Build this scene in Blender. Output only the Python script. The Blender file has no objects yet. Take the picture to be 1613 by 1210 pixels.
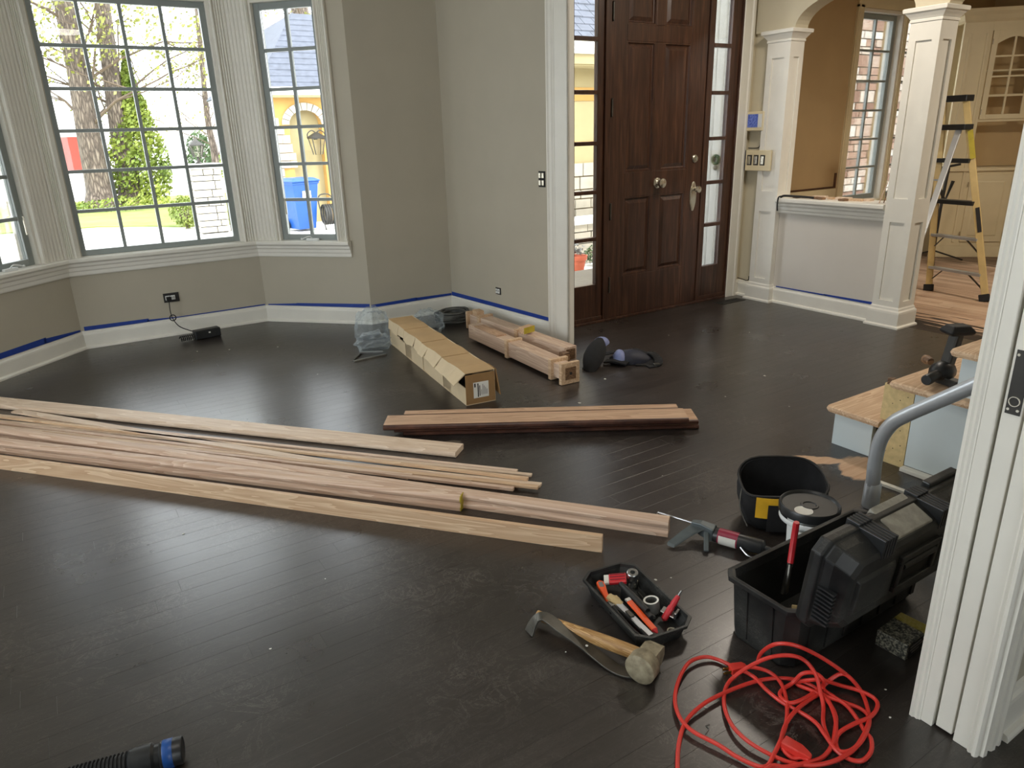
import bpy, bmesh, math, random
from mathutils import Matrix, Vector
random.seed(7)
SC = bpy.context.scene
COL = SC.collection
PI = math.pi
R = math.radians

# ------------------------------------------------------------------ camera, sky, sun, lamps, exposure
F_PX = 1128.26
yaw, pit, rol = R(32.10), R(19.257), R(1.7495)
fw = Vector((math.sin(yaw) * math.cos(pit), math.cos(yaw) * math.cos(pit), -math.sin(pit)))
rt = Vector((math.cos(yaw), -math.sin(yaw), 0))
dn = fw.cross(rt)
r2 = math.cos(rol) * rt + math.sin(rol) * dn
d2 = -math.sin(rol) * rt + math.cos(rol) * dn
cam = bpy.data.cameras.new('camera')
cam.sensor_width = 36
cam.lens = F_PX * 36 / 1613
cam.clip_start = 0.05
cam.clip_end = 300
camo = bpy.data.objects.new('camera', cam)
COL.objects.link(camo)
M3 = Matrix((r2, -d2, -fw)).transposed()
camo.matrix_world = Matrix.Translation((0, 0, 1.4)) @ M3.to_4x4()
SC.camera = camo

w = bpy.data.worlds.new('sky')
SC.world = w
w.use_nodes = True
wn = w.node_tree.nodes
bg = wn['Background']
bg.inputs[0].default_value = (0.90, 0.96, 1.0, 1)
bg.inputs[1].default_value = 4.4

def light(name, kind, loc, rot, energy, color=(1, 1, 1), size=1.0, size_y=None):
    l = bpy.data.lights.new(name, kind)
    l.energy = energy
    l.color = color
    if kind == 'AREA':
        l.size = size
        if size_y:
            l.shape = 'RECTANGLE'
            l.size_y = size_y
        else:
            l.shape = 'DISK'
    if kind == 'SUN':
        l.angle = R(2)
    o = bpy.data.objects.new(name, l)
    o.location = loc
    o.rotation_euler = rot
    COL.objects.link(o)
    return o

def portal(name, loc, rot, sx, sy):
    o = light(name, 'AREA', loc, rot, 1, size=sx, size_y=sy)
    o.data.cycles.is_portal = True
    return o

light('sun', 'SUN', (0, 0, 20), (R(42), 0, R(28)), 1.5, (1, .96, .88))
# daylight portals in the bay windows and two unseen added openings (they only steer sky sampling)
portal('portal_bay', (.71, 6.12, 1.5), (R(-90), 0, 0), 1.1, 1.65)
portal('portal_bay_r', (1.80, 5.72, 1.5), (R(-90), 0, R(-46)), .5, 1.6)
portal('portal_bay_l', (-.36, 5.72, 1.5), (R(-90), 0, R(45)), .5, 1.6)
portal('portal_rear', (0.0, -3.05, 1.5), (R(90), 0, 0), 1.2, 1.7)
portal('portal_left', (-3.25, 2.2, 1.5), (R(90), 0, R(-90)), 3.0, 1.7)
# hall and dining ceiling lamps, then an added fill light for the room
light('hall_lamp', 'AREA', (4.0, 2.9, 2.70), (0, 0, 0), 17, (1, .90, .78), .45)
light('dining_lamp', 'AREA', (6.3, 1.5, 2.70), (0, 0, 0), 34, (1, .89, .74), .5)
light('room_fill', 'AREA', (.6, 1.2, 2.70), (0, 0, 0), 7, (1, .95, .88), .6)

SC.view_settings.view_transform = 'Standard'
SC.view_settings.look = 'None'
SC.view_settings.gamma = 1
SC.view_settings.use_curve_mapping = False
SC.view_settings.exposure = 0.68
SC.cycles.use_denoising = True
SC.cycles.max_bounces = 10
SC.cycles.diffuse_bounces = 6
SC.cycles.transparent_max_bounces = 16
SC.cycles.sample_clamp_indirect = 6

# ------------------------------------------------------------------ materials
def lin(c):
    c = c / 255
    return c / 12.92 if c <= .04045 else ((c + .055) / 1.055) ** 2.4

def rgb(c):
    return (lin(c[0]), lin(c[1]), lin(c[2]), 1)

MATS = {}

class NT:
    def __init__(s, name):
        s.m = bpy.data.materials.new(name)
        s.m.use_nodes = True
        s.t = s.m.node_tree
        s.b = s.t.nodes['Principled BSDF']
        s.out = s.t.nodes['Material Output']
        MATS[name] = s.m

    def n(s, typ, **kw):
        x = s.t.nodes.new(typ)
        for k, v in kw.items():
            setattr(x, k, v)
        return x

    def l(s, a, b):
        s.t.links.new(a, b)

    def coords(s, kind='Object', scale=(1, 1, 1)):
        mp = s.n('ShaderNodeMapping')
        mp.inputs['Scale'].default_value = scale
        if kind == 'World':
            s.l(s.n('ShaderNodeNewGeometry').outputs['Position'], mp.inputs[0])
        else:
            s.l(s.n('ShaderNodeTexCoord').outputs[kind], mp.inputs[0])
        return mp.outputs[0]

    def noise(s, vec, scale, detail=4, rough=.55, dist=0):
        x = s.n('ShaderNodeTexNoise')
        s.l(vec, x.inputs['Vector'])
        x.inputs['Scale'].default_value = scale
        x.inputs['Detail'].default_value = detail
        x.inputs['Roughness'].default_value = rough
        x.inputs['Distortion'].default_value = dist
        return x.outputs[0]

    def ramp(s, fac, stops):
        x = s.n('ShaderNodeValToRGB')
        s.l(fac, x.inputs[0])
        e = x.color_ramp.elements
        while len(e) < len(stops):
            e.new(.5)
        for q, (p, c) in zip(e, stops):
            q.position = p
            q.color = c if len(c) == 4 else (*c, 1)
        return x.outputs[0]

    def math(s, op, a, b=None, clamp=False):
        x = s.n('ShaderNodeMath', operation=op)
        x.use_clamp = clamp
        for i, v in enumerate((a, b)):
            if v is None:
                continue
            if isinstance(v, (int, float)):
                x.inputs[i].default_value = v
            else:
                s.l(v, x.inputs[i])
        return x.outputs[0]

    def mix(s, fac, a, b, blend='MIX'):
        x = s.n('ShaderNodeMix', data_type='RGBA', blend_type=blend)
        for i, v in ((0, fac), (6, a), (7, b)):
            if isinstance(v, (int, float)):
                x.inputs[i].default_value = v
            elif isinstance(v, tuple):
                x.inputs[i].default_value = v
            else:
                s.l(v, x.inputs[i])
        return x.outputs[2]

    def bump(s, h, strength=.2, dist=.002):
        x = s.n('ShaderNodeBump')
        x.inputs['Strength'].default_value = strength
        x.inputs['Distance'].default_value = dist
        s.l(h, x.inputs['Height'])
        s.l(x.outputs[0], s.b.inputs['Normal'])

    def color(s, c):
        s.l(c, s.b.inputs['Base Color'])

    def set(s, rough=None, metal=None, spec=None):
        if rough is not None:
            s.b.inputs['Roughness'].default_value = rough
        if metal is not None:
            s.b.inputs['Metallic'].default_value = metal
        if spec is not None:
            s.b.inputs['Specular IOR Level'].default_value = spec

def plain(name, c, rough=.5, metal=0, var=.08, scale=12, bump=0, spec=.5, c2=None, coord='Object', detail=4):
    s = NT(name)
    v = s.coords(coord)
    f = s.noise(v, scale, detail)
    a = rgb(c)
    if c2 is None:
        lo = tuple(x * (1 - var) for x in a[:3])
        hi = tuple(min(1, x * (1 + var)) for x in a[:3])
    else:
        lo, hi = a[:3], rgb(c2)[:3]
    s.color(s.ramp(f, [(.3, lo), (.7, hi)]))
    s.set(rough, metal, spec)
    if bump:
        s.bump(s.noise(v, scale * 6, 3), bump)
    return s.m

def wood(name, c1, c2, rough=.55, scale=1.0, bump=.15):
    """raw oak: grain runs along the object's own X"""
    s = NT(name)
    info = s.n('ShaderNodeObjectInfo')
    v0 = s.coords('Object', (1.1 * scale, 14 * scale, 14 * scale))
    add = s.n('ShaderNodeVectorMath', operation='ADD')
    s.l(v0, add.inputs[0])
    sc = s.n('ShaderNodeVectorMath', operation='SCALE')
    cmb = s.n('ShaderNodeCombineXYZ')
    for i in range(3):
        s.l(info.outputs['Random'], cmb.inputs[i])
    s.l(cmb.outputs[0], sc.inputs[0])
    sc.inputs[3].default_value = 37
    s.l(sc.outputs[0], add.inputs[1])
    v = add.outputs[0]
    big = s.noise(v, 1.0, 3, .5, .6)
    wv = s.math('FRACT', s.math('MULTIPLY', big, 9))
    fine = s.noise(s.coords('Object', (6 * scale, 220 * scale, 220 * scale)), 1, 3)
    ring = s.ramp(wv, [(0, (0, 0, 0)), (.55, (.35, .35, .35)), (1, (1, 1, 1))])
    f = s.math('ADD', s.math('MULTIPLY', ring, .55), s.math('MULTIPLY', fine, .45))
    tint = s.math('MULTIPLY', s.math('SUBTRACT', info.outputs['Random'], .5), .25)
    s.color(s.ramp(s.math('ADD', f, tint, True), [(.15, rgb(c1)), (.75, rgb(c2))]))
    s.set(rough)
    s.bump(fine, bump)
    return s.m

def glass(name, tint=(1, 1, 1), rough=0.0):
    s = NT(name)
    tr = s.n('ShaderNodeBsdfTransparent')
    tr.inputs[0].default_value = (*tint, 1)
    gl = s.n('ShaderNodeBsdfGlossy')
    gl.inputs['Roughness'].default_value = rough
    fr = s.n('ShaderNodeFresnel')
    fr.inputs[0].default_value = 1.45
    mx = s.n('ShaderNodeMixShader')
    s.l(s.math('MULTIPLY', fr.outputs[0], .8), mx.inputs[0])
    s.l(tr.outputs[0], mx.inputs[1])
    s.l(gl.outputs[0], mx.inputs[2])
    s.l(mx.outputs[0], s.out.inputs[0])
    s.t.nodes.remove(s.b)
    return s.m

plain('wall_paint', (184, 177, 160), .75, var=.03, scale=3, bump=.03, spec=.2)
plain('wall_paint_hall', (205, 196, 172), .7, var=.03, scale=3, bump=.03, spec=.25)
plain('wall_paint_tan', (184, 158, 118), .75, var=.04, scale=3, bump=.03, spec=.2)
plain('ceiling_paint', (226, 222, 210), .8, var=.02, scale=3)
plain('trim_white', (230, 227, 217), .35, var=.03, scale=6, spec=.45)
plain('trim_cream', (222, 208, 172), .4, var=.03, scale=6)
plain('half_wall_paint', (210, 204, 194), .6, var=.02, scale=3)
plain('sash_paint', (140, 147, 144), .4, var=.04, scale=8)
plain('tape_blue', (28, 62, 148), .55, var=.12, scale=20, bump=.1)
plain('black_plastic', (24, 25, 26), .38, var=.35, scale=9, bump=.12, c2=(44, 46, 47))
s = NT('black_dusty')
v = s.coords('Object')
f = s.noise(v, 7, 9)
c = s.ramp(f, [(.35, rgb((17, 18, 19))), (.72, rgb((54, 55, 53)))])
sc_ = s.noise(s.coords('Object', (1, 1, 2.5)), 26, 7, .7, 1.6)
sl = s.ramp(sc_, [(.490, (0, 0, 0)), (.5, (1, 1, 1)), (.510, (0, 0, 0))])
sm = s.ramp(s.noise(v, 9, 3), [(.48, (0, 0, 0)), (.66, (1, 1, 1))])
s.color(s.mix(s.math('MULTIPLY', s.math('MULTIPLY', sl, sm), .55), c, rgb((150, 148, 140))))
s.set(.42)
s.bump(f, .1)
plain('black_rubber', (20, 20, 20), .6, var=.2, scale=12)
plain('dusty_grey', (128, 126, 118), .6, var=.3, scale=30, bump=.2, c2=(164, 162, 152))
plain('black_fabric', (19, 19, 21), .85, var=.3, scale=30, bump=.3)
plain('navy_fabric', (24, 28, 46), .6, var=.3, scale=20, bump=.2)
plain('pale_blue_fabric', (124, 134, 178), .5, var=.2, scale=20)
plain('yellow_fabric', (222, 172, 32), .7, var=.12, scale=20, bump=.2)
plain('maroon_print', (146, 36, 62), .4, var=.15, scale=30)
plain('grip_grey', (92, 100, 102), .45, .3, var=.15, scale=12)
plain('red_plastic', (196, 40, 48), .4, var=.1, scale=14)
plain('red_cord', (214, 58, 48), .42, var=.1, scale=20)
plain('orange_plastic', (232, 84, 30), .4, var=.08, scale=14)
plain('steel', (176, 178, 178), .32, 1, var=.15, scale=14)
plain('dark_steel', (96, 94, 88), .42, .85, var=.35, scale=12, bump=.1)
plain('rusty_steel', (96, 86, 66), .6, .3, var=.25, scale=26, bump=.5, c2=(176, 166, 140), detail=9)
plain('aluminium', (196, 200, 204), .35, .55, var=.08, scale=8)
plain('nickel', (206, 200, 184), .25, .9, var=.08, scale=8)
plain('fibreglass', (206, 180, 122), .5, var=.1, scale=10)
plain('white_plastic', (224, 226, 224), .4, var=.04, scale=10)
plain('paper_white', (224, 222, 214), .7, var=.05, scale=14)
plain('ink_dark', (40, 38, 38), .7, var=.1, scale=20)
plain('ink_grey', (120, 118, 116), .7, var=.1, scale=20)
plain('board_white', (206, 216, 218), .5, var=.03, scale=4)
plain('particle_board', (214, 190, 138), .8, var=.12, scale=40, bump=.3)
plain('old_board_edge', (52, 30, 24), .4, var=.35, scale=12, c2=(92, 58, 44))
plain('kraft', (184, 154, 112), .8, var=.07, scale=6, bump=.1)
plain('kraft_side', (204, 184, 150), .8, var=.07, scale=6, bump=.1)
plain('kraft_dark', (150, 116, 74), .8, var=.1, scale=6)
plain('yellow_paint', (186, 168, 52), .6, var=.15, scale=20)
plain('hose_grey', (92, 92, 88), .6, var=.25, scale=18)
plain('brass', (190, 160, 92), .3, 1, var=.1)
plain('screen_blue', (52, 76, 176), .3, var=.6, scale=90, c2=(128, 150, 230))
plain('concrete', (206, 204, 198), .85, var=.08, scale=1.2, bump=.1)
plain('asphalt_pale', (190, 186, 180), .9, var=.1, scale=2)
plain('grass_green', (92, 106, 46), .9, var=.35, scale=1.5, c2=(138, 146, 74), detail=8)
plain('leaf_green', (72, 96, 26), .6, var=.3, scale=1.2, c2=(146, 156, 62))
plain('leaf_dark', (40, 66, 32), .6, var=.3, scale=1.5, c2=(74, 98, 52))
plain('leaf_spring', (112, 118, 44), .6, var=.2, scale=2, c2=(150, 150, 78))
plain('twig', (92, 78, 64), .85, var=.2, scale=6)
plain('stucco', (176, 138, 76), .85, var=.06, scale=5, bump=.2)
plain('stucco_pale', (158, 146, 108), .85, var=.05, scale=5)
plain('stone', (166, 160, 146), .85, var=.14, scale=4, bump=.35, detail=7)
plain('stone_cap', (214, 210, 200), .8, var=.06, scale=4, bump=.2)
plain('mortar', (84, 80, 74), .9, var=.1, scale=12)
plain('shingle_grey', (78, 82, 92), .85, var=.2, scale=9, bump=.3)
plain('bin_blue', (22, 74, 144), .4, var=.06, scale=5)
plain('far_red', (130, 50, 36), .7, var=.1, scale=5)
plain('far_white', (226, 226, 220), .8, var=.03, scale=2)
plain('iron_dark', (58, 56, 52), .5, .4, var=.2)
plain('terracotta', (150, 70, 42), .75, var=.1, scale=9)
plain('skin_tan', (200, 176, 128), .7, var=.15, scale=20)
plain('door_backing', (40, 36, 30), .8)
plain('seam_dark', (12, 10, 9), .8)
wood('oak_raw', (194, 162, 138), (224, 200, 178))
wood('oak_pale', (204, 178, 152), (230, 210, 188))
wood('oak_warm', (192, 156, 122), (224, 196, 162))
wood('oak_old', (166, 130, 102), (206, 172, 142))
wood('hickory', (150, 108, 58), (206, 168, 112), .5, 3)
wood('offcut_dark', (92, 66, 46), (150, 116, 84))
glass('pane_glass')
glass('lantern_glass', (.95, .93, .85), .1)

# clear plastic film
s = NT('clear_film')
tr = s.n('ShaderNodeBsdfTransparent')
tr.inputs[0].default_value = (.93, .96, .98, 1)
gl = s.n('ShaderNodeBsdfPrincipled')
gl.inputs['Base Color'].default_value = (.75, .82, .86, 1)
gl.inputs['Roughness'].default_value = .06
lw = s.n('ShaderNodeLayerWeight')
lw.inputs[0].default_value = .35
mx = s.n('ShaderNodeMixShader')
s.l(s.math('ADD', s.math('MULTIPLY', lw.outputs['Facing'], .42), .05, True), mx.inputs[0])
s.l(tr.outputs[0], mx.inputs[1])
s.l(gl.outputs[0], mx.inputs[2])
s.l(mx.outputs[0], s.out.inputs[0])
s.t.nodes.remove(s.b)

# dark mahogany door: grain runs along Z
s = NT('door_wood')
v = s.coords('World', (26, 26, 1.6))
g1 = s.noise(v, 1.4, 5, .6, .8)
g2 = s.noise(s.coords('World', (160, 160, 5)), 1, 3)
f = s.math('ADD', s.math('MULTIPLY', g1, .65), s.math('MULTIPLY', g2, .35))
s.color(s.ramp(f, [(.32, (.024, .010, .006)), (.52, (.060, .025, .014)), (.70, (.125, .058, .030))]))
s.set(.34)
s.bump(g2, .12)

# dark stained oak floor, boards along X
s = NT('floor_stain')
at = s.n('ShaderNodeAttribute', attribute_name='rnd')
gv = s.n('ShaderNodeVectorMath', operation='ADD')
s.l(s.coords('World', (2.2, 30, 1)), gv.inputs[0])
cz = s.n('ShaderNodeCombineXYZ')
s.l(s.math('MULTIPLY', at.outputs['Fac'], 50), cz.inputs[2])
s.l(cz.outputs[0], gv.inputs[1])
g1 = s.noise(gv.outputs[0], 1.2, 4, .55, .9)
g2 = s.noise(s.coords('World', (9, 260, 1)), 1, 3)
blot = s.noise(s.coords('World'), 2.1, 5, .6)
f = s.math('ADD', s.math('MULTIPLY', g1, .5), s.math('ADD', s.math('MULTIPLY', g2, .25), s.math('MULTIPLY', blot, .25)))
f = s.math('ADD', f, s.math('MULTIPLY', s.math('SUBTRACT', at.outputs['Fac'], .5), .10))
base = s.ramp(f, [(.32, (.013, .0112, .0102)), (.55, (.028, .0242, .0218)), (.75, (.052, .044, .039))])
# reddish-brown cast of the stain towards the hall boards, in soft blotches
warm = s.noise(s.coords('World'), .55, 2)
base = s.mix(s.math('MULTIPLY', warm, .35), base, (.040, .023, .015, 1))
# fine white scuffs and dust
scv = s.noise(s.coords('World'), 7, 9, .72, 2.2)
scuff = s.ramp(scv, [(.485, (0, 0, 0)), (.5, (1, 1, 1)), (.515, (0, 0, 0))])
scm = s.ramp(s.noise(s.coords('World'), 1.7, 3), [(.45, (0, 0, 0)), (.7, (1, 1, 1))])
base = s.mix(s.math('MULTIPLY', s.math('MULTIPLY', scuff, scm), .6), base, (.24, .215, .19, 1))
scv2 = s.noise(s.coords('World', (1, 1.6, 1)), 19, 6, .65, 1.2)
scuff2 = s.ramp(scv2, [(.488, (0, 0, 0)), (.5, (1, 1, 1)), (.512, (0, 0, 0))])
base = s.mix(s.math('MULTIPLY', s.math('MULTIPLY', scuff2, s.ramp(blot, [(.45, (0, 0, 0)), (.62, (1, 1, 1))])), .38), base, (.20, .175, .155, 1))
# open oak grain: cathedral lines left by the brush
cath = s.math('FRACT', s.math('MULTIPLY', g1, 11))
cl = s.ramp(cath, [(.0, (1, 1, 1)), (.16, (0, 0, 0)), (.9, (0, 0, 0)), (1, (1, 1, 1))])
base = s.mix(s.math('MULTIPLY', cl, .45), base, (.009, .0075, .0065, 1))
# bare sanded patches
sep = s.n('ShaderNodeSeparateXYZ')
s.l(s.n('ShaderNodeNewGeometry').outputs['Position'], sep.inputs[0])
edge = s.noise(s.coords('World', (3, 12, 1)), 2, 4)

def blob(cx, cy, rx, ry, ang=0):
    ca, sa = math.cos(ang), math.sin(ang)
    dx = s.math('SUBTRACT', sep.outputs[0], cx)
    dy = s.math('SUBTRACT', sep.outputs[1], cy)
    u = s.math('ADD', s.math('MULTIPLY', dx, ca / rx), s.math('MULTIPLY', dy, sa / rx))
    v_ = s.math('ADD', s.math('MULTIPLY', dx, -sa / ry), s.math('MULTIPLY', dy, ca / ry))
    d = s.math('ADD', s.math('MULTIPLY', u, u), s.math('MULTIPLY', v_, v_))
    d = s.math('ADD', d, s.math('MULTIPLY', s.math('SUBTRACT', edge, .5), 1.4))
    return s.ramp(d, [(.72, (1, 1, 1)), (1.0, (0, 0, 0))])

raw = s.ramp(f, [(.3, rgb((186, 142, 104))), (.7, rgb((222, 188, 152)))])
bl = None
for a in ((2.73, 1.565, .13, .085, .5), (2.63, 1.735, .17, .045, -.7)):
    q = blob(*a)
    base = s.mix(q, base, raw)
    bl = q if bl is None else s.math('MAXIMUM', bl, q)
for a in ((1.436, 2.851, .05, .022, -.5), (1.095, 2.879, .06, .02, -.6)):
    base = s.mix(s.math('MULTIPLY', blob(*a), .45), base, rgb((150, 138, 122)))
s.color(base)
ro = s.math('ADD', s.math('MULTIPLY', blot, .20), .20)
ro = s.math('ADD', ro, s.math('MULTIPLY', bl, .3), True)
s.l(ro, s.b.inputs['Roughness'])
s.set(spec=.9)
s.bump(s.math('SUBTRACT', s.math('ADD', s.math('MULTIPLY', g2, .22), g1), s.math('MULTIPLY', cl, .25)), .16, .0007)

# dining floor: raw oak boards along Y with brushed-out stain at its edge
s = NT('floor_raw')
at = s.n('ShaderNodeAttribute', attribute_name='rnd')
gv = s.n('ShaderNodeVectorMath', operation='ADD')
s.l(s.coords('World', (30, 2.2, 1)), gv.inputs[0])
cz = s.n('ShaderNodeCombineXYZ')
s.l(s.math('MULTIPLY', at.outputs['Fac'], 50), cz.inputs[2])
s.l(cz.outputs[0], gv.inputs[1])
g1 = s.noise(gv.outputs[0], 1.2, 4, .55, .9)
f = s.math('ADD', s.math('MULTIPLY', g1, .7), s.math('MULTIPLY', at.outputs['Fac'], .3))
raw = s.ramp(f, [(.25, rgb((152, 122, 100))), (.5, rgb((190, 160, 134))), (.78, rgb((212, 186, 160)))])
sep = s.n('ShaderNodeSeparateXYZ')
s.l(s.n('ShaderNodeNewGeometry').outputs['Position'], sep.inputs[0])
jag = s.noise(s.coords('World', (16, 1.1, 1)), 1.3, 3)
d = s.math('SUBTRACT', s.math('SUBTRACT', sep.outputs[0], 5.12), s.math('MULTIPLY', s.math('SUBTRACT', jag, .36), 1.9))
st = s.ramp(d, [(.0, (1, 1, 1)), (.03, (0, 0, 0))])
far = s.ramp(s.math('SUBTRACT', sep.outputs[0], s.math('ADD', 7.3, s.math('MULTIPLY', jag, 1.2))), [(.0, (0, 0, 0)), (.04, (1, 1, 1))])
c = s.mix(st, raw, (.022, .014, .010, 1))
c = s.mix(s.math('MULTIPLY', far, .8), c, (.05, .026, .015, 1))
s.color(c)
s.set(.5)
s.bump(g1, .1)

# brick mix
s = NT('brick_mix')
info = s.n('ShaderNodeObjectInfo')
v = s.coords('World')
f = s.math('ADD', s.math('MULTIPLY', s.noise(v, 22, 6), .4), s.math('MULTIPLY', info.outputs['Random'], .6))
s.color(s.ramp(f, [(.2, rgb((128, 98, 82))), (.40, rgb((164, 132, 112))), (.55, rgb((188, 170, 152))), (.75, rgb((206, 198, 186)))]))
s.set(.9)
s.bump(s.noise(v, 40, 5), .4, .006)

# bark
s = NT('bark')
v = s.coords('Object', (6, 6, 1.3))
vo = s.n('ShaderNodeTexVoronoi', feature='DISTANCE_TO_EDGE')
s.l(v, vo.inputs['Vector'])
vo.inputs['Scale'].default_value = 2.2
f = s.math('ADD', s.math('MULTIPLY', vo.outputs['Distance'], 1.3), s.math('MULTIPLY', s.noise(v, 6, 5), .5))
s.color(s.ramp(f, [(.2, rgb((58, 50, 44))), (.45, rgb((98, 86, 76))), (.8, rgb((136, 124, 110)))]))
s.set(.9)
s.bump(f, .8, .05)

# label print / carton print
s = NT('nail_box_print')
v = s.coords('Object')
f = s.noise(v, 150, 6)
sp = s.n('ShaderNodeSeparateXYZ')
s.l(v, sp.inputs[0])
yl = s.ramp(s.math('ADD', sp.outputs[0], s.math('MULTIPLY', f, .02)), [(.03, (0, 0, 0)), (.036, (1, 1, 1))])
c = s.ramp(f, [(.42, rgb((38, 38, 34))), (.5, rgb((92, 90, 78))), (.62, rgb((150, 146, 128)))])
s.color(s.mix(s.math('MULTIPLY', yl, .8), c, rgb((168, 152, 36))))
s.set(.5)

# ------------------------------------------------------------------ mesh helpers
class MB:
    def __init__(s):
        s.v, s.f, s.M = [], [], Matrix()

    def at(s, loc=(0, 0, 0), rot=(0, 0, 0)):
        from mathutils import Euler
        s.M = Matrix.Translation(loc) @ Euler(rot).to_matrix().to_4x4()
        return s

    def add(s, vs, fs):
        k = len(s.v)
        s.v += [tuple(s.M @ Vector(p)) for p in vs]
        s.f += [tuple(i + k for i in q) for q in fs]
        return s

    def box(s, a, b):
        x0, x1 = sorted((a[0], b[0])); y0, y1 = sorted((a[1], b[1])); z0, z1 = sorted((a[2], b[2]))
        return s.add([(x0, y0, z0), (x1, y0, z0), (x1, y1, z0), (x0, y1, z0), (x0, y0, z1), (x1, y0, z1), (x1, y1, z1), (x0, y1, z1)],
                     [(0, 3, 2, 1), (4, 5, 6, 7), (0, 1, 5, 4), (1, 2, 6, 5), (2, 3, 7, 6), (3, 0, 4, 7)])

    def cbox(s, c, d):
        return s.box([c[i] - d[i] / 2 for i in range(3)], [c[i] + d[i] / 2 for i in range(3)])

    def bar(s, p, q, w_, h_, up=(0, 0, 1)):
        """rectangular bar from p to q"""
        p, q = Vector(p), Vector(q)
        d = (q - p).normalized()
        u = Vector(up)
        x = d.cross(u)
        if x.length < 1e-4:
            x = d.cross(Vector((1, 0, 0)))
        x.normalize()
        y = x.cross(d)
        c = [(x * a * w_ / 2 + y * b * h_ / 2) for a, b in ((-1, -1), (1, -1), (1, 1), (-1, 1))]
        return s.add([p + k for k in c] + [q + k for k in c], [(3, 2, 1, 0), (4, 5, 6, 7), (0, 1, 5, 4), (1, 2, 6, 5), (2, 3, 7, 6), (3, 0, 4, 7)])

    def prism(s, poly, a, b, axis='x'):
        """extrude a 2D polygon along an axis; poly coords are the other two axes in order"""
        def P(u, v_, t):
            return (t, u, v_) if axis == 'x' else (u, t, v_) if axis == 'y' else (u, v_, t)
        n = len(poly)
        vs = [P(*q, a) for q in poly] + [P(*q, b) for q in poly]
        fs = [tuple(range(n))[::-1], tuple(range(n, 2 * n))] + [(i, (i + 1) % n, n + (i + 1) % n, n + i) for i in range(n)]
        return s.add(vs, fs)

    def loft(s, rings, cap=True, closed=True):
        n = len(rings[0])
        vs = [p for r_ in rings for p in r_]
        fs = []
        for k in range(len(rings) - 1):
            for i in range(n if closed else n - 1):
                j = (i + 1) % n
                fs.append((k * n + i, k * n + j, (k + 1) * n + j, (k + 1) * n + i))
        if cap:
            fs.append(tuple(range(n))[::-1])
            fs.append(tuple(range((len(rings) - 1) * n, len(rings) * n)))
        return s.add(vs, fs)

    def lathe(s, prof, n=24, axis='z', cap=True):
        def P(r_, t, a):
            x, y = r_ * math.cos(a), r_ * math.sin(a)
            return (x, y, t) if axis == 'z' else (t, x, y) if axis == 'x' else (x, t, y)
        return s.loft([[P(r_, t, 2 * PI * i / n) for i in range(n)] for r_, t in prof], cap)

    def tube(s, pts, r_, n=8, cap=True, squash=1.0):
        pts = [Vector(p) for p in pts]
        rings = []
        up = Vector((0, 0, 1))
        prev = None
        for i, p in enumerate(pts):
            d = (pts[min(i + 1, len(pts) - 1)] - pts[max(i - 1, 0)])
            if d.length < 1e-7:
                d = Vector((1, 0, 0))
            d.normalize()
            if prev is None:
                x = d.cross(up)
                if x.length < .05:
                    x = d.cross(Vector((1, 0, 0)))
            else:
                x = prev - d * prev.dot(d)
                if x.length < 1e-4:
                    x = d.cross(up)
            x.normalize()
            prev = x
            y = x.cross(d)
            rr = r_[i] if isinstance(r_, (list, tuple)) else r_
            rings.append([p + (x * math.cos(2 * PI * k / n) + y * math.sin(2 * PI * k / n) * squash) * rr for k in range(n)])
        return s.loft(rings, cap)

    def ico(s, c, r_, sub=2, jit=0, sq=(1, 1, 1), rnd=None):
        bm = bmesh.new()
        bmesh.ops.create_icosphere(bm, subdivisions=sub, radius=1)
        rnd = rnd or random
        vs = []
        for v_ in bm.verts:
            k = 1 + jit * (rnd.random() - .5)
            vs.append((c[0] + v_.co.x * r_ * sq[0] * k, c[1] + v_.co.y * r_ * sq[1] * k, c[2] + v_.co.z * r_ * sq[2] * k))
        fs = [tuple(v_.index for v_ in f_.verts) for f_ in bm.faces]
        bm.free()
        return s.add(vs, fs)

    def mesh(s, name):
        me = bpy.data.meshes.new(name)
        me.from_pydata(s.v, [], s.f)
        bm = bmesh.new()
        bm.from_mesh(me)
        bmesh.ops.recalc_face_normals(bm, faces=bm.faces)
        bm.to_mesh(me)
        bm.free()
        return me

    def build(s, name, mat, parent=None, bevel=0, smooth=False, seg=2):
        me = s.mesh(name)
        me.materials.append(MATS[mat])
        o = bpy.data.objects.new(name, me)
        COL.objects.link(o)
        if parent:
            o.parent = parent
        if smooth:
            for p in me.polygons:
                p.use_smooth = True
            me.set_sharp_from_angle(angle=R(40))
        if bevel:
            m = o.modifiers.new('soft_edges', 'BEVEL')
            m.width = bevel
            m.segments = seg
            m.limit_method = 'ANGLE'
            m.angle_limit = R(35)
        return o

def tag(o, label=None, cat=None, group=None, kind=None):
    if label:
        o['label'] = label
    if cat:
        o['category'] = cat
    if group:
        o['group'] = group
    if kind:
        o['kind'] = kind
    return o

def T(name, label, cat, loc=(0, 0, 0), rot=(0, 0, 0), group=None):
    o = bpy.data.objects.new(name, None)
    o.empty_display_size = .05
    COL.objects.link(o)
    o.location = loc
    o.rotation_euler = rot if isinstance(rot, tuple) else (0, 0, rot)
    return tag(o, label, cat, group)

def E(name, loc=(0, 0, 0), rz=0):
    """an Empty of the setting"""
    o = bpy.data.objects.new(name, None)
    o.empty_display_size = .05
    COL.objects.link(o)
    o.location = loc
    o.rotation_euler = (0, 0, rz)
    o['kind'] = 'structure'
    return o

def S(mb, name, mat, bevel=0, loc=None, rz=0, smooth=False):
    o = mb.build(name, mat, None, bevel, smooth)
    o['kind'] = 'structure'
    if loc:
        o.location = loc
        o.rotation_euler = (0, 0, rz)
    return o

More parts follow.
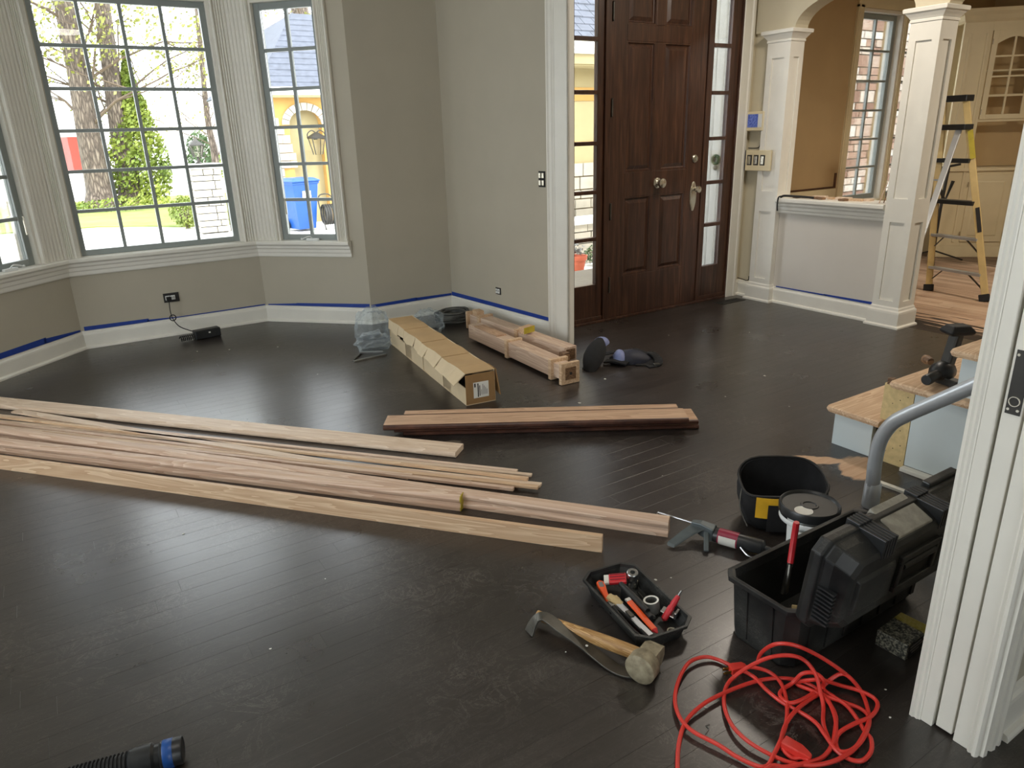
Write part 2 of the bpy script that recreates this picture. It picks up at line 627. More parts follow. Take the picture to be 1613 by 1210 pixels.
def inst(me, name, parent, loc, rot=(0, 0, 0), sc=None):
    o = bpy.data.objects.new(name, me)
    COL.objects.link(o)
    o.parent = parent
    o.location = loc
    o.rotation_euler = rot
    if sc:
        o.scale = sc
    return o

def catmull(pts, k=6):
    pts = [Vector(p) for p in pts]
    out = []
    n = len(pts)
    for i in range(n - 1):
        p0, p1, p2, p3 = pts[max(i - 1, 0)], pts[i], pts[i + 1], pts[min(i + 2, n - 1)]
        for j in range(k):
            t = j / k
            out.append(.5 * ((2 * p1) + (p2 - p0) * t + (2 * p0 - 5 * p1 + 4 * p2 - p3) * t * t + (3 * p1 - p0 - 3 * p2 + p3) * t ** 3))
    out.append(pts[-1])
    return out

# ------------------------------------------------------------------ the setting: floors
H = 2.75
fl = MB().box((-3.3, -3.1, -.10), (5.08, 6.05, -.006))
floor = S(fl, 'floor', 'seam_dark')
BW = .078
rndf = random.Random(3)

def in_view(x, y, z=0, m=60):
    d = Vector((x, y, z - 1.4))
    dep = d.dot(fw)
    if dep < .1:
        return False
    u = 806.5 + F_PX * d.dot(r2) / dep
    v_ = 605 + F_PX * d.dot(d2) / dep
    return -m < u < 1613 + m and -m < v_ < 1210 + m

boards = []
y = .20
while y < 6.0:
    x = -2.2 - rndf.random()
    while x < 5.08:
        ln = rndf.uniform(.55, 1.5)
        x1 = min(x + ln, 5.08)
        boards.append((x, x1, y, y + BW))
        x = x1
    y += BW

def board_mb(x0, x1, y0, y1):
    g, b, e = .0002, .0003, .0001
    m = MB()
    rings = []
    for (ex, z) in ((0, -.006), (0, -e), (b, 0)):
        rings.append([(x0 + g + ex, y0 + g + ex, z), (x1 - g - ex, y0 + g + ex, z), (x1 - g - ex, y1 - g - ex, z), (x0 + g + ex, y1 - g - ex, z)])
    m.loft(rings)
    return m

def with_rnd(o, vals):
    a = o.data.attributes.new('rnd', 'FLOAT', 'POINT')
    a.data.foreach_set('value', vals)

def bvis(b):
    return any(in_view(b[0] + (b[1] - b[0]) * t, (b[2] + b[3]) / 2, 0, 15) for t in (0, .25, .5, .75, 1))

vis = sorted([b for b in boards if bvis(b)], key=lambda b: ((b[0] + b[1]) / 2) ** 2 + ((b[2] + b[3]) / 2) ** 2)
near = set(vis[:298])
rest = MB()
rv = []
for b in boards:
    q = rndf.random()
    if b in near:
        o = board_mb(*b).build('floor_board', 'floor_stain', floor)
        with_rnd(o, [q] * len(o.data.vertices))
    else:
        k = len(rest.v)
        m = board_mb(*b)
        rest.add(m.v, m.f)
        rv += [q] * (len(rest.v) - k)
o = rest.build('floor_boards_beyond', 'floor_stain', floor)
with_rnd(o, rv)
o['kind'] = 'stuff'
S(MB().box((-3.3, -3.1, -.006), (5.08, .20, 0)), 'floor_hall_end', 'floor_stain')

fd = S(MB().box((5.08, -1, -.10), (9.6, 4.75, -.006)), 'floor_dining', 'seam_dark')
n = 0
x = 5.08
while x < 9.5:
    y = -1 + rndf.random() * -.8
    while y < 4.7:
        y1 = min(y + rndf.uniform(.7, 1.6), 4.75)
        if in_view(x + .05, (max(y, -.9) + y1) / 2, 0, 40) or in_view(x + .05, y1, 0, 10):
            m = MB()
            m.box((x + .0008, max(y, -1) + .0008, -.006), (x + .0842, y1 - .0008, 0))
            o = m.build('floor_board', 'floor_raw', fd)
            with_rnd(o, [rndf.random()] * 8)
            n += 1
        y = y1
    x += .085

# ------------------------------------------------------------------ walls
def wall(name, mat, loc, rz, length, thick, openings=(), h=H, z0=0.0):
    us = sorted({0, length, *[a for q in openings for a in q[:2]]})
    zs = sorted({z0, h, *[a for q in openings for a in q[2:]]})
    m = MB()
    for i in range(len(us) - 1):
        for j in range(len(zs) - 1):
            uc, zc = (us[i] + us[i + 1]) / 2, (zs[j] + zs[j + 1]) / 2
            if any(a < uc < b and c < zc < d_ for a, b, c, d_ in openings):
                continue
            m.box((us[i], 0, zs[j]), (us[i + 1], thick, zs[j + 1]))
    return S(m, name, mat, 0, loc, rz)

BC = (.056, 5.97); BR0 = (1.385, 5.97); BR1 = (2.03, 5.30); BL0 = (-.60, 5.31)
RZR = math.atan2(BR1[1] - BR0[1], BR1[0] - BR0[0]); LR = math.hypot(BR1[0] - BR0[0], BR1[1] - BR0[1])
RZL = math.atan2(BC[1] - BL0[1], BC[0] - BL0[0]); LL = math.hypot(BC[0] - BL0[0], BC[1] - BL0[1])
WR0 = (2.755, 5.30); RZW = math.atan2(3.85 - 5.30, 2.897 - 2.755); LW = math.hypot(1.45, .142)
wall('wall_bay_center', 'wall_paint', (*BC, 0), 0, BR0[0] - BC[0], .16, [(.11, 1.22, .645, 2.36)])
wall('wall_bay_right', 'wall_paint', (*BR0, 0), RZR, LR, .16, [(.20, .72, .645, 2.36)])
wall('wall_bay_left', 'wall_paint', (*BL0, 0), RZL, LL, .16, [(LL - .72, LL - .20, .645, 2.36)])
wall('wall_back', 'wall_paint', (BR1[0], 5.30, 0), 0, WR0[0] - BR1[0] + .15, .16)
wall('wall_back_left', 'wall_paint', (-3.3, 5.31, 0), 0, 2.70, .16)
wall('wall_right', 'wall_paint', (*WR0, 0), RZW, LW, .03)
wall('wall_entry', 'wall_paint_hall', (2.90, 4.22, 0), 0, 2.25, .07, [(.30, 1.97, 0, 2.46)])
wall('wall_entry_side', 'wall_paint_hall', (5.03, 4.22, 0), R(-90), .30, .14)
wall('wall_left', 'wall_paint', (-3.3, -3.1, 0), R(90), 8.5, .16, [(3.8, 6.8, .65, 2.35)])  # unseen opening added to let more daylight into the room
wall('wall_rear', 'wall_paint', (5.2, -3.1, 0), R(180), 8.5, .16, [(4.6, 5.8, .65, 2.35)])  # opening behind the camera, added for extra daylight
wall('wall_hall_side', 'wall_paint_hall', (5.16, -3.1, 0), R(90), 4.3, .16)
S(MB().box((-3.5, -3.3, H), (9.7, 4.42, H + .25)).box((-3.5, 4.42, H), (2.92, 6.2, H + .25)).box((5.17, 4.42, H), (9.7, 4.82, H + .25)), 'ceiling', 'ceiling_paint')
# dining room shell
wall('wall_dining_front', 'wall_paint_tan', (5.17, 4.60, 0), 0, 4.4, .20, [(1.80, 2.50, .61, 2.43), (2.55, 3.17, .61, 2.43)])
wall('wall_dining_right', 'wall_paint_tan', (9.4, 4.7, 0), R(-90), 5.8, .16)
wall('wall_dining_rear', 'wall_paint_tan', (9.5, -1.0, 0), R(180), 4.4, .16)
# arched header over the half wall, and the low arch beyond the near pillar
arch = []
for i in range(25):
    a = PI * i / 24
    arch.append((3.385 - .455 * math.cos(a), 2.085 + .20 * math.sin(a)))
arch2 = []
for i in range(25):
    a = PI * i / 24
    arch2.append((2.0 - .72 * math.cos(a), 2.085 + .14 * math.sin(a)))
poly = [(4.20, 2.085), (4.20, H), (1.2, H), (1.2, 2.085)] + arch2 + arch
S(MB().prism(poly, 5.0, 5.15, 'x'), 'wall_arch', 'wall_paint_hall')
S(MB().box((5.0, 1.2, 0), (5.15, 1.28, 2.1)), 'wall_arch_end', 'wall_paint_hall')
# half wall with moulded cap
hw = E('wall_half', (5.0, 2.93, 0))
MB().box((.02, 0, 0), (.15, .91, .75)).build('panel', 'half_wall_paint', hw)
m = MB()
m.prism([(.02, .735), (-.004, .735), (-.008, .745), (-.008, .757), (-.016, .765), (-.016, .785), (-.028, .797), (-.028, .812), (-.05, .82), (-.055, .828), (-.055, .848), (-.05, .856), (.22, .856), (.22, .80), (.15, .79), (.15, .735)], 0, .91, 'y')
m.build('cap', 'trim_white', hw, .002)

# pillars
def pillar(y0, y1, x1):
    e = E('pillar', (4.97, y0, 0))
    dx, dy = x1 - 4.97, y1 - y0
    MB().box((.012, .012, 0), (dx - .012, dy - .012, 2.04)).build('core', 'trim_white', e)
    m = MB()
    w_ = .048
    for z0, z1 in ((.12, .19), (.74, .90), (1.89, 2.04)):
        m.box((w_, 0, z0), (dx - w_, .02, z1)).box((w_, dy - .02, z0), (dx - w_, dy, z1))
        m.box((0, w_, z0), (.02, dy - w_, z1)).box((dx - .02, w_, z0), (dx, dy - w_, z1))
    for (a, b) in (((0, 0), (w_, w_)), ((dx - w_, 0), (dx, w_)), ((0, dy - w_), (w_, dy)), ((dx - w_, dy - w_), (dx, dy))):
        m.box((a[0], a[1], .12), (b[0], b[1], 2.04))
    m.build('panel_frame', 'trim_white', e)
    m = MB()
    rings = []
    for o_, z in ((0, 2.0), (.006, 2.0), (.006, 2.012), (.003, 2.016), (.012, 2.03), (.024, 2.045), (.030, 2.055), (.04, 2.058), (.042, 2.078), (.036, 2.084)):
        rings.append([(-o_, -o_, z), (dx + o_, -o_, z), (dx + o_, dy + o_, z), (-o_, dy + o_, z)])
    m.loft(rings)
    m.build('capital', 'trim_white', e)
    m = MB()
    rings = []
    for o_, z in ((.030, 0), (.030, .012), (.018, .022), (.018, .105), (.016, .118), (.008, .128), (.006, .14), (0, .15)):
        rings.append([(-o_, -o_, z), (dx + o_, -o_, z), (dx + o_, dy + o_, z), (-o_, dy + o_, z)])
    m.loft(rings)
    m.build('plinth', 'trim_white', e)
pillar(2.73, 2.93, 5.165)
pillar(3.84, 4.05, 5.13)

# ------------------------------------------------------------------ skirting, tape
BBP = [(0, 0), (-.030, 0), (-.030, .010), (-.026, .018), (-.016, .022), (-.016, .100), (-.014, .110), (-.008, .117), (-.006, .128), (0, .132)]

def baseboard(name, loc, rz, a, b, mat='trim_white'):
    m = MB().prism([(p[0], p[1]) for p in BBP], a, b, 'x')
    return S(m, name, mat, 0, (*loc, 0), rz)
baseboard('baseboard_bay_center', BC, 0, -.01, BR0[0] - BC[0] + .01)
baseboard('baseboard_bay_right', BR0, RZR, -.0, LR + .012)
baseboard('baseboard_bay_left', BL0, RZL, 0, LL + .0)
baseboard('baseboard_back', (BR1[0], 5.30), 0, -.012, WR0[0] - BR1[0])
baseboard('baseboard_right', WR0, RZW, 0, LW - .19)
baseboard('baseboard_back_left', (-3.3, 5.31), 0, 0, 2.7)
baseboard('baseboard_half', (5.02, 3.84), R(-90), 0, .91)
baseboard('baseboard_entry', (4.97, 4.22), 0, 0, .06)
baseboard('baseboard_entry_side', (5.03, 4.22), R(-90), 0, .17)
baseboard('baseboard_dining', (5.2, 4.60), 0, 0, 3.4, 'trim_cream')

def tape(label, loc, rz, segs):
    """segs: (u0, u1, width0, width1) strips stuck to the wall just above the skirting"""
    t = T('masking_tape', label, 'tape', (*loc, 0), rz, "painter's tape above the skirting")
    for k, (a, b, w0, w1) in enumerate(segs):
        MB().add([(a, -.0015, .131), (b, -.0015, .131), (b, -.0015, .131 + w1), (a, -.0015, .131 + w0), (a, 0, .131), (b, 0, .131), (b, 0, .131 + w1), (a, 0, .131 + w0),
                  (a, -.009, .1325), (b, -.009, .1325)],
                 [(0, 1, 2, 3), (4, 7, 6, 5), (3, 2, 6, 7), (0, 3, 7, 4), (1, 5, 6, 2), (8, 9, 1, 0), (0, 4, 5, 1), (4, 8, 0), (5, 1, 9), (8, 4, 5, 9)]).build('strip', 'tape_blue', t)
    return t
tape("blue painter's tape on the wall that has the light switch", WR0, RZW, [(.0, .45, .030, .030), (.44, LW - .175, .030, .026)])
tape("blue painter's tape on the short blank wall behind the carton", (BR1[0], 5.30), 0, [(.0, .40, .022, .026), (.39, .72, .024, .018)])
tape("blue painter's tape below the narrow window with the bin behind it", BR0, RZR, [(.02, .30, .008, .020), (.28, LR - .01, .022, .030)])
tape("crumpled blue tape below the wide window behind the adapter cord", BC, 0, [(.02, .45, .030, .024), (.44, .66, .016, .006), (.66, 1.32, .006, .009)])
tape("wide blue tape on the bay wall below the cranked-open window", BL0, RZL, [(.1, .62, .034, .040), (.60, LL - .01, .034, .012)])
tape("thin blue tape along the half wall", (5.02, 3.84), R(-90), [(.03, .50, .007, .010), (.48, .88, .012, .018)])

# ------------------------------------------------------------------ windows
PANES = {}

def pane_mesh(w_, h_):
    k = (round(w_, 4), round(h_, 4))
    if k not in PANES:
        me = MB().cbox((0, 0, 0), (w_, .004, h_)).mesh('pane')
        me.materials.append(MATS['pane_glass'])
        PANES[k] = me
    return PANES[k]

def window(name, loc, rz, u0, u1, z0, z1, cols, rows, sash=.04, depth=.05, mat='sash_paint', mw=.023, frame_out=.03, fdepth=.13):
    """u0..u1 x z0..z1 is the glass; local X along the wall, local Y outward"""
    e = E(name, (*loc, 0), rz)
    y = depth
    m = MB()
    a, b, c, d_ = u0 - sash, u1 + sash, z0 - sash, z1 + sash
    for q in (((a, c), (u0, d_)), ((u1, c), (b, d_)), ((u0, c), (u1, z0)), ((u0, z1), (u1, d_))):
        m.box((q[0][0], y - .018, q[0][1]), (q[1][0], y + .022, q[1][1]))
    m.build('sash', mat, e, .002)
    m = MB()
    fo = frame_out
    for q in (((a - fo, c - fo), (a, d_ + fo)), ((b, c - fo), (b + fo, d_ + fo)), ((a, c - fo), (b, c)), ((a, d_), (b, d_ + fo))):
        m.box((q[0][0], -.004, q[0][1]), (q[1][0], fdepth, q[1][1]))
    m.build('frame', 'trim_white', e, .002)
    pw, ph = (u1 - u0) / cols, (z1 - z0) / rows
    for i in range(1, cols):
        MB().box((u0 + i * pw - mw / 2, y - .014, z0), (u0 + i * pw + mw / 2, y + .014, z1)).build('muntin', mat, e, .002)
    for j in range(1, rows):
        MB().box((u0, y - .0135, z0 + j * ph - mw / 2), (u1, y + .0135, z0 + j * ph + mw / 2)).build('muntin', mat, e, .002)
    me = pane_mesh(pw, ph)
    for i in range(cols):
        for j in range(rows):
            inst(me, 'pane', e, (u0 + (i + .5) * pw, y, z0 + (j + .5) * ph))
    return e

def fluted(e, u0, u1, z0, z1, y=0, n=3, name='casing', mat='trim_white'):
    """vertical moulded casing board: stepped and reeded"""
    w_ = u1 - u0
    prof = [(u0, 0), (u0, -.030), (u0 + .008, -.034), (u0 + .014, -.030), (u0 + .018, -.018)]
    k0, k1 = u0 + .022, u1 - .022
    st = (k1 - k0) / n
    for i in range(n):
        a = k0 + i * st
        prof += [(a + st * .08, -.014), (a + st * .22, -.021), (a + st * .5, -.024), (a + st * .78, -.021), (a + st * .92, -.014)]
    prof += [(u1 - .018, -.018), (u1 - .014, -.028), (u1 - .006, -.032), (u1, -.026), (u1, 0)]
    m = MB().prism([(p[0], p[1] + y) for p in prof], z0, z1, 'z')
    return m.build(name, mat, e)

w1 = window('window_1', BC, 0, .143, 1.165, .70, 2.31, 4, 6)
fluted(w1, .0, .082, .655, 2.5); fluted(w1, 1.23, 1.329, .655, 2.5)
MB().box((.08, -.03, 2.385), (1.25, 0, 2.5)).build('casing', 'trim_white', w1, .004)
w2 = window('window_2', BR0, RZR, .262, .672, .70, 2.29, 2, 6, sash=.045)
fluted(w2, .0, .20, .655, 2.5, n=5); fluted(w2, .716, .80, .655, 2.5)
MB().box((.19, -.03, 2.365), (.73, 0, 2.5)).build('casing', 'trim_white', w2, .004)
w3 = window('window_3', BL0, RZL, LL - .672, LL - .262, .70, 2.29, 2, 6, sash=.045)
fluted(w3, LL - .20, LL, .655, 2.5, n=5); fluted(w3, LL - .80, LL - .716, .655, 2.5)
MB().box((LL - .73, -.03, 2.365), (LL - .19, 0, 2.5)).build('casing', 'trim_white', w3, .004)

def crank(e, u, side):
    m = MB().box((u - .05, -.028, .657), (u + .05, -.004, .675))
    m.tube(catmull([(u, -.02, .675), (u + .012 * side, -.035, .692), (u + .045 * side, -.045, .686), (u + .07 * side, -.05, .676)]), .005, 8)
    m.ico((u + .075 * side, -.05, .676), .010, 1)
    m.build('crank_handle', 'white_plastic', e, .002)
    MB().box((u + .2 * side - .006, -.012, .86), (u + .2 * side + .006, -.004, .98)).build('lock_lever', 'nickel', e, .002)
crank(w2, .50, -1)
crank(w3, LL - .46, 1)

def sill(name, loc, rz, a, b, a2, b2):
    """stool and moulded apron; a/b front ends, a2/b2 wall ends (mitred)"""
    prof = [(0, .53), (-.012, .53), (-.016, .538), (-.016, .560), (-.022, .568), (-.024, .590), (-.034, .600), (-.036, .618), (-.052, .626), (-.058, .633), (-.058, .650), (-.052, .657), (.05, .657), (.05, .60), (0, .60)]
    m = MB()
    def X(y, k):
        t = min(1, max(0, -y / .058))
        return (a2 + (a - a2) * t) if k == 0 else (b2 + (b - b2) * t)
    m.loft([[(X(p[0], k), p[0], p[1]) for p in prof] for k in (0, 1)])
    return S(m, name, 'trim_white', 0, (*loc, 0), rz)
k = .058 * math.tan(R(22.5))
sill('trim_1', BC, 0, k, BR0[0] - BC[0] - k, 0, BR0[0] - BC[0])
sill('trim_2', BR0, RZR, k, .815, 0, .815)
sill('trim_3', BL0, RZL, LL - .815, LL - k, LL - .815, LL)

# dining windows
w4 = window('window_4', (5.17, 4.60), 0, 1.87, 2.43, .68, 2.36, 2, 6, sash=.05, mw=.02, depth=.08, fdepth=.16)
w5 = window('window_5', (5.17, 4.60), 0, 2.62, 3.10, .68, 2.36, 2, 6, sash=.045, mw=.02, depth=.08, fdepth=.16)
m = MB()
for a, b in ((1.70, 1.79), (2.50, 2.56), (3.18, 3.28)):
    m.box((a, -.022, .60), (b, 0, 2.46))
    m.box((a + .012, -.030, .60), (a + .026, 0, 2.46))
m.box((1.70, -.022, 2.44), (3.36, 0, 2.54))
m.box((1.66, -.05, .58), (3.40, 0, .62))
m.build('casing', 'trim_cream', w4)
# stripped strip of wall below the dining wall panel
m = MB().box((5.3, 4.575, .66), (6.83, 4.60, .78))
S(m, 'trim_4', 'trim_cream')
m = MB()
m.box((5.3, 4.592, .785), (6.82, 4.599, .80)).box((6.815, 4.592, .785), (6.845, 4.599, .93))
S(m, 'trim_5', 'old_board_edge')

# ------------------------------------------------------------------ entry door unit
DY = 4.22
door = E('door_1', (0, DY, 0))
m = MB()
dx0, dx1, dzt = 3.535, 4.482, 2.42
ys, ye = -.012, .035
for a, b, c, d_ in ((dx0, 3.68, .02, dzt), (4.312, dx1, .02, dzt), (3.68, 4.312, .02, .332), (3.68, 4.312, .925, 1.10), (3.68, 4.312, 1.992, 2.10), (3.68, 4.312, 2.33, dzt)):
    m.box((a, ys, c), (b, ye, d_))
for c, d_ in ((.332, .925), (1.10, 1.992), (2.10, 2.33)):
    m.box((3.952, ys, c), (4.04, ye, d_))
m.build('stiles_and_rails', 'door_wood', door, .003)
for c, d_ in ((.332, .925), (1.10, 1.992), (2.10, 2.33)):
    for a, b in ((3.68, 3.952), (4.04, 4.312)):
        m = MB()
        rings = []
        for o_, y_ in ((-.001, ys + .002), (.010, ys + .002), (.016, ys + .014), (.024, ys + .016), (.050, ys + .004), (.052, ys + .004)):
            rings.append([(a + o_, y_, c + o_), (b - o_, y_, c + o_), (b - o_, y_, d_ - o_), (a + o_, y_, d_ - o_)])
        m.loft([[(a, ye, c), (b, ye, c), (b, ye, d_), (a, ye, d_)]] + rings)
        m.build('panel', 'door_wood', door)
def rosette_knob(e, x, z, r_=.034, name='knob'):
    MB().at((x, ys, z), (R(90), 0, 0)).lathe([(.0, -.002), (r_ * 1.05, 0), (r_ * 1.05, .006), (r_ * .6, .012), (r_ * .42, .02), (r_ * .42, .035), (r_ * .8, .042), (r_ * .98, .054), (r_ * .92, .068), (r_ * .55, .075), (0, .076)], 24).build(name, 'nickel', e, 0, True)
rosette_knob(door, 4.009, 1.011, .037)
MB().at((4.403, ys, 1.173), (R(90), 0, 0)).lathe([(.0, -.002), (.030, 0), (.030, .008), (.024, .014), (.0, .016)], 24).build('deadbolt', 'nickel', door, 0, True)
MB().cbox((4.403, ys - .020, 1.173), (.008, .02, .030)).build('thumb_turn', 'nickel', door, .002)
m = MB()
m.loft([[(4.403 + .036 * math.cos(2 * PI * i / 28) * k_, y_, .885 + .115 * math.sin(2 * PI * i / 28) * k_) for i in range(28)] for k_, y_ in ((1, ys), (1, ys - .004), (.85, ys - .009))])
plate = m.build('escutcheon', 'nickel', door, 0, True)
MB().at((4.403, ys - .006, .94), (R(90), 0, 0)).lathe([(.0, -.002), (.014, 0), (.012, .025), (.024, .036), (.029, .05), (.024, .062), (0, .066)], 20).build('handle_knob', 'nickel', door, 0, True)
for z in (.28, .83, 1.555, 2.17):
    m = MB()
    m.at((3.545, ys - .008, z - .055)).lathe([(.007, 0), (.007, .11)], 10)
    m.at((3.545, ys - .008, z - .062)).lathe([(.004, 0), (.008, .004), (.004, .008)], 10)
    m.at((3.545, ys - .008, z + .054)).lathe([(.004, 0), (.008, .004), (.004, .008)], 10)
    m.build('hinge', 'dark_steel', door, 0, True)
# frame of the unit
m = MB()
m.box((3.17, -.02, 0), (3.195, .06, 2.46)).box((3.480, -.022, 0), (3.53, .06, 2.46)).box((4.487, -.022, 0), (4.53, .06, 2.46)).box((4.845, -.02, 0), (4.872, .06, 2.46))
m.box((3.17, -.02, 2.425), (4.872, .18, 2.47)).box((3.195, -.03, 0), (4.845, .18, .02))
m.build('frame', 'door_wood', door, .003)

def sidelight(name, a, b, stL, stR):
    e = E(name, (0, DY, 0))
    g0, g1, z0, z1 = a + stL, b - stR, .30, 2.34
    m = MB()
    for q in ((a, .02, g0, 2.42), (g1, .02, b, 2.42), (g0, .02, g1, z0), (g0, z1, g1, 2.42)):
        m.box((q[0], -.006, q[1]), (q[2], .036, q[3]))
    m.box((a, -.014, .02), (b, .0, .05))
    m.build('stile_frame', 'door_wood', e, .003)
    for i in range(1, 6):
        z = z0 + .014 + i * .3385 - .012
        MB().box((g0, -.008, z - .014), (g1, .034, z + .014)).build('muntin', 'door_wood', e, .003)
    zs = [z0] + [z0 + .002 + i * .3385 for i in range(1, 6)] + [z1]
    for i in range(6):
        inst(pane_mesh(g1 - g0, zs[i + 1] - zs[i]), 'pane', e, ((g0 + g1) / 2, .016, (zs[i] + zs[i + 1]) / 2))
    return e
sidelight('window_6', 3.195, 3.482, .026, .060)
sidelight('window_7', 4.528, 4.846, .034, .096)
# interior casings
m = MB()
for u in (0,):
    m.prism([(0, 0), (0, -.018), (.008, -.026), (.085, -.024), (.095, -.032), (.118, -.030), (.118, 0)], 0, 2.6, 'z')
S(m, 'trim_6', 'trim_white', 0, (4.855, 4.22, 0))
S(MB().box((3.05, 4.19, 0), (3.17, 4.22, 2.6)), 'trim_7', 'trim_white')
# opening casing on the wall that has the light switch
e = E('trim_8', (*WR0, 0), RZW)
L0 = LW
m = MB().box((L0 - .115, -.022, 0), (L0 + .012, 0, H)).box((L0, -.022, 0), (L0 + .012, .035, H))
m.build('board', 'trim_white', e, .003)
m = MB().prism([(L0 - .185, 0), (L0 - .185, -.030), (L0 - .178, -.036), (L0 - .168, -.036), (L0 - .160, -.028), (L0 - .150, -.026), (L0 - .142, -.034), (L0 - .132, -.034), (L0 - .122, -.026), (L0 - .112, -.024), (L0 - .112, 0)], 0, H, 'z')
m.build('backband', 'trim_white', e)

# ------------------------------------------------------------------ wall with the pocket door beside the camera
wall('wall_near', 'wall_paint', (1.60, .53, 0), 0, 3.6, .125)
jb = E('trim_9', (1.575, .53, 0))
# jamb boards either side of the pocket (facing -X)
MB().box((0, .098, 0), (.03, .135, H)).build('board', 'trim_white', jb, .002)
MB().box((0, .012, 0), (.03, .048, H)).build('board', 'trim_white', jb, .002)
MB().box((.022, .0, 0), (.03, .13, H)).build('groove_back', 'door_backing', jb)
# far casing edge (room side)
m = MB().prism([(-.002, .128), (-.006, .132), (-.004, .138), (-.008, .142), (-.006, .150), (.0, .152), (.10, .152), (.10, .125), (-.002, .125)], 0, H, 'z')
m.build('casing', 'trim_white', jb)
# near casing with its mouldings
m = MB().prism([(-.002, .014), (-.006, .010), (-.004, .004), (-.010, .000), (-.010, -.006), (-.004, -.010), (.004, -.010), (.006, -.018), (.018, -.020), (.022, -.014), (.036, -.014), (.040, -.020), (.052, -.022), (.058, -.016), (.066, -.016), (.070, -.022), (.078, -.022), (.080, 0), (.03, .014)], 0, H, 'z')
m.build('casing', 'trim_white', jb)
baseboard('baseboard_near', (1.67, .53), 0, 0, 3.0)
pd = E('door_2', (1.58, .53, 0))
MB().box((.0, .054, .008), (.9, .092, 2.3)).build('slab', 'trim_white', pd, .002)
m = MB().box((-.002, .058, .83), (0, .086, .965))
pl_ = m.build('edge_pull', 'iron_dark', pd)
m = MB().at((-.003, .072, .858), (0, R(-90), 0))
m.tube([(.010 * math.cos(t * PI / 8), .010 * math.sin(t * PI / 8), 0) for t in range(17)], .0015, 6)
m.build('finger_ring', 'nickel', pd, 0, True)
for z in (.84, .955):
    for yy in (.063, .081):
        MB().at((-.002, yy, z), (0, R(-90), 0)).lathe([(.0035, 0), (.003, .0012)], 8).build('screw', 'nickel', pd)

# ------------------------------------------------------------------ stairs
st = T('staircase', 'unfinished staircase with raw oak treads and white side panels beside the pocket door', 'staircase', (2.82, 0, 0))
def tread(y0, y1, z, x1=1.35, notch=True):
    m = MB()
    rr = .014
    rings = []
    # bullnose on -X side and +Y side
    prof = [(0, -.014), (.003, -.022), (.010, -.027), (.018, -.028), (1, -.028), (1, 0), (.018, 0), (.010, -.001), (.003, -.006)]
    def ring(o_, zz):
        c = .03
        pts = [(o_, y0), (x1, y0), (x1, y1 - o_)]
        for k_ in range(5):
            a = PI / 2 + PI / 2 * k_ / 4
            pts.append((o_ + c + c * math.cos(a), y1 - o_ - c + c * math.sin(a)))
        return [(p[0], p[1], z + zz) for p in pts]
    m.loft([ring(.014, -.028), ring(.004, -.025), ring(0, -.014), ring(.004, -.003), ring(.014, 0)])
    return m.build('tread', 'oak_warm', st)
tread(1.56, 1.82, .19)
tread(1.20, 1.55, .38)
tread(.86, 1.335, .57)
tread(.67, 1.05, .76)
MB().box((.045, 1.605, 0), (.075, 1.79, .162)).build('side_panel', 'board_white', st, .002)
MB().box((.050, .67, .018), (.075, 1.452, .350)).build('side_panel', 'board_white', st, .002)
MB().box((.050, .67, .352), (.075, 1.30, .541)).build('side_panel', 'board_white', st, .002)
MB().box((.052, 1.455, 0), (.075, 1.585, .352)).build('end_strip', 'particle_board', st)
m = MB()
for k_ in range(14):
    m.at((.0515, 1.47 + .10 * ((k_ * 7) % 10) / 10, .03 + .022 * k_), (0, R(-90), 0)).lathe([(.0025, 0), (.002, .001)], 6)
m.build('nail_head', 'iron_dark', st)['kind'] = 'stuff'
MB().box((.04, 1.565, .148), (.075, 1.60, .166)).build('cut_end', 'offcut_dark', st)
MB().box((.05, 1.552, .350), (.075, 1.575, .376)).build('cut_end', 'offcut_dark', st)
for y_, z0, z1 in ((1.79, 0, .162), (1.525, .19, .352), (1.29, .38, .542)):
    MB().box((.06, y_ - .018, z0), (1.35, y_, z1)).build('riser', 'board_white', st)
MB().box((.015, .70, 0), (.050, 1.45, .018)).build('shoe_strip', 'trim_white', st, .003)

def plank(name, label, cat, p0, p1, prof, z, mat, group=None, tilt=0, smooth=False):
    """one length of timber; profile is (across, up); local X runs from p0 to p1"""
    d = Vector((p1[0] - p0[0], p1[1] - p0[1]))
    dz = p1[2] - p0[2] if len(p0) > 2 else 0
    L = d.length
    o = MB().prism(prof, 0, L, 'x').build(name, mat, None, .0012, smooth)
    o.location = (p0[0], p0[1], z)
    o.rotation_euler = (tilt, -math.atan2(dz, L), math.atan2(d.y, d.x))
    return tag(o, label, cat, group)

def rect(w_, h_):
    return [(-w_ / 2, 0), (w_ / 2, 0), (w_ / 2, h_), (-w_ / 2, h_)]

def ext(p, q, k):
    d = Vector((q[0] - p[0], q[1] - p[1])).normalized()
    return (q[0] + d.x * k, q[1] + d.y * k)

plank('shoe_moulding', 'loose white primed moulding strip on the floor at the foot of the stairs', 'moulding', (2.66, 1.44), (2.69, .90), rect(.022, .012), 0, 'trim_white')

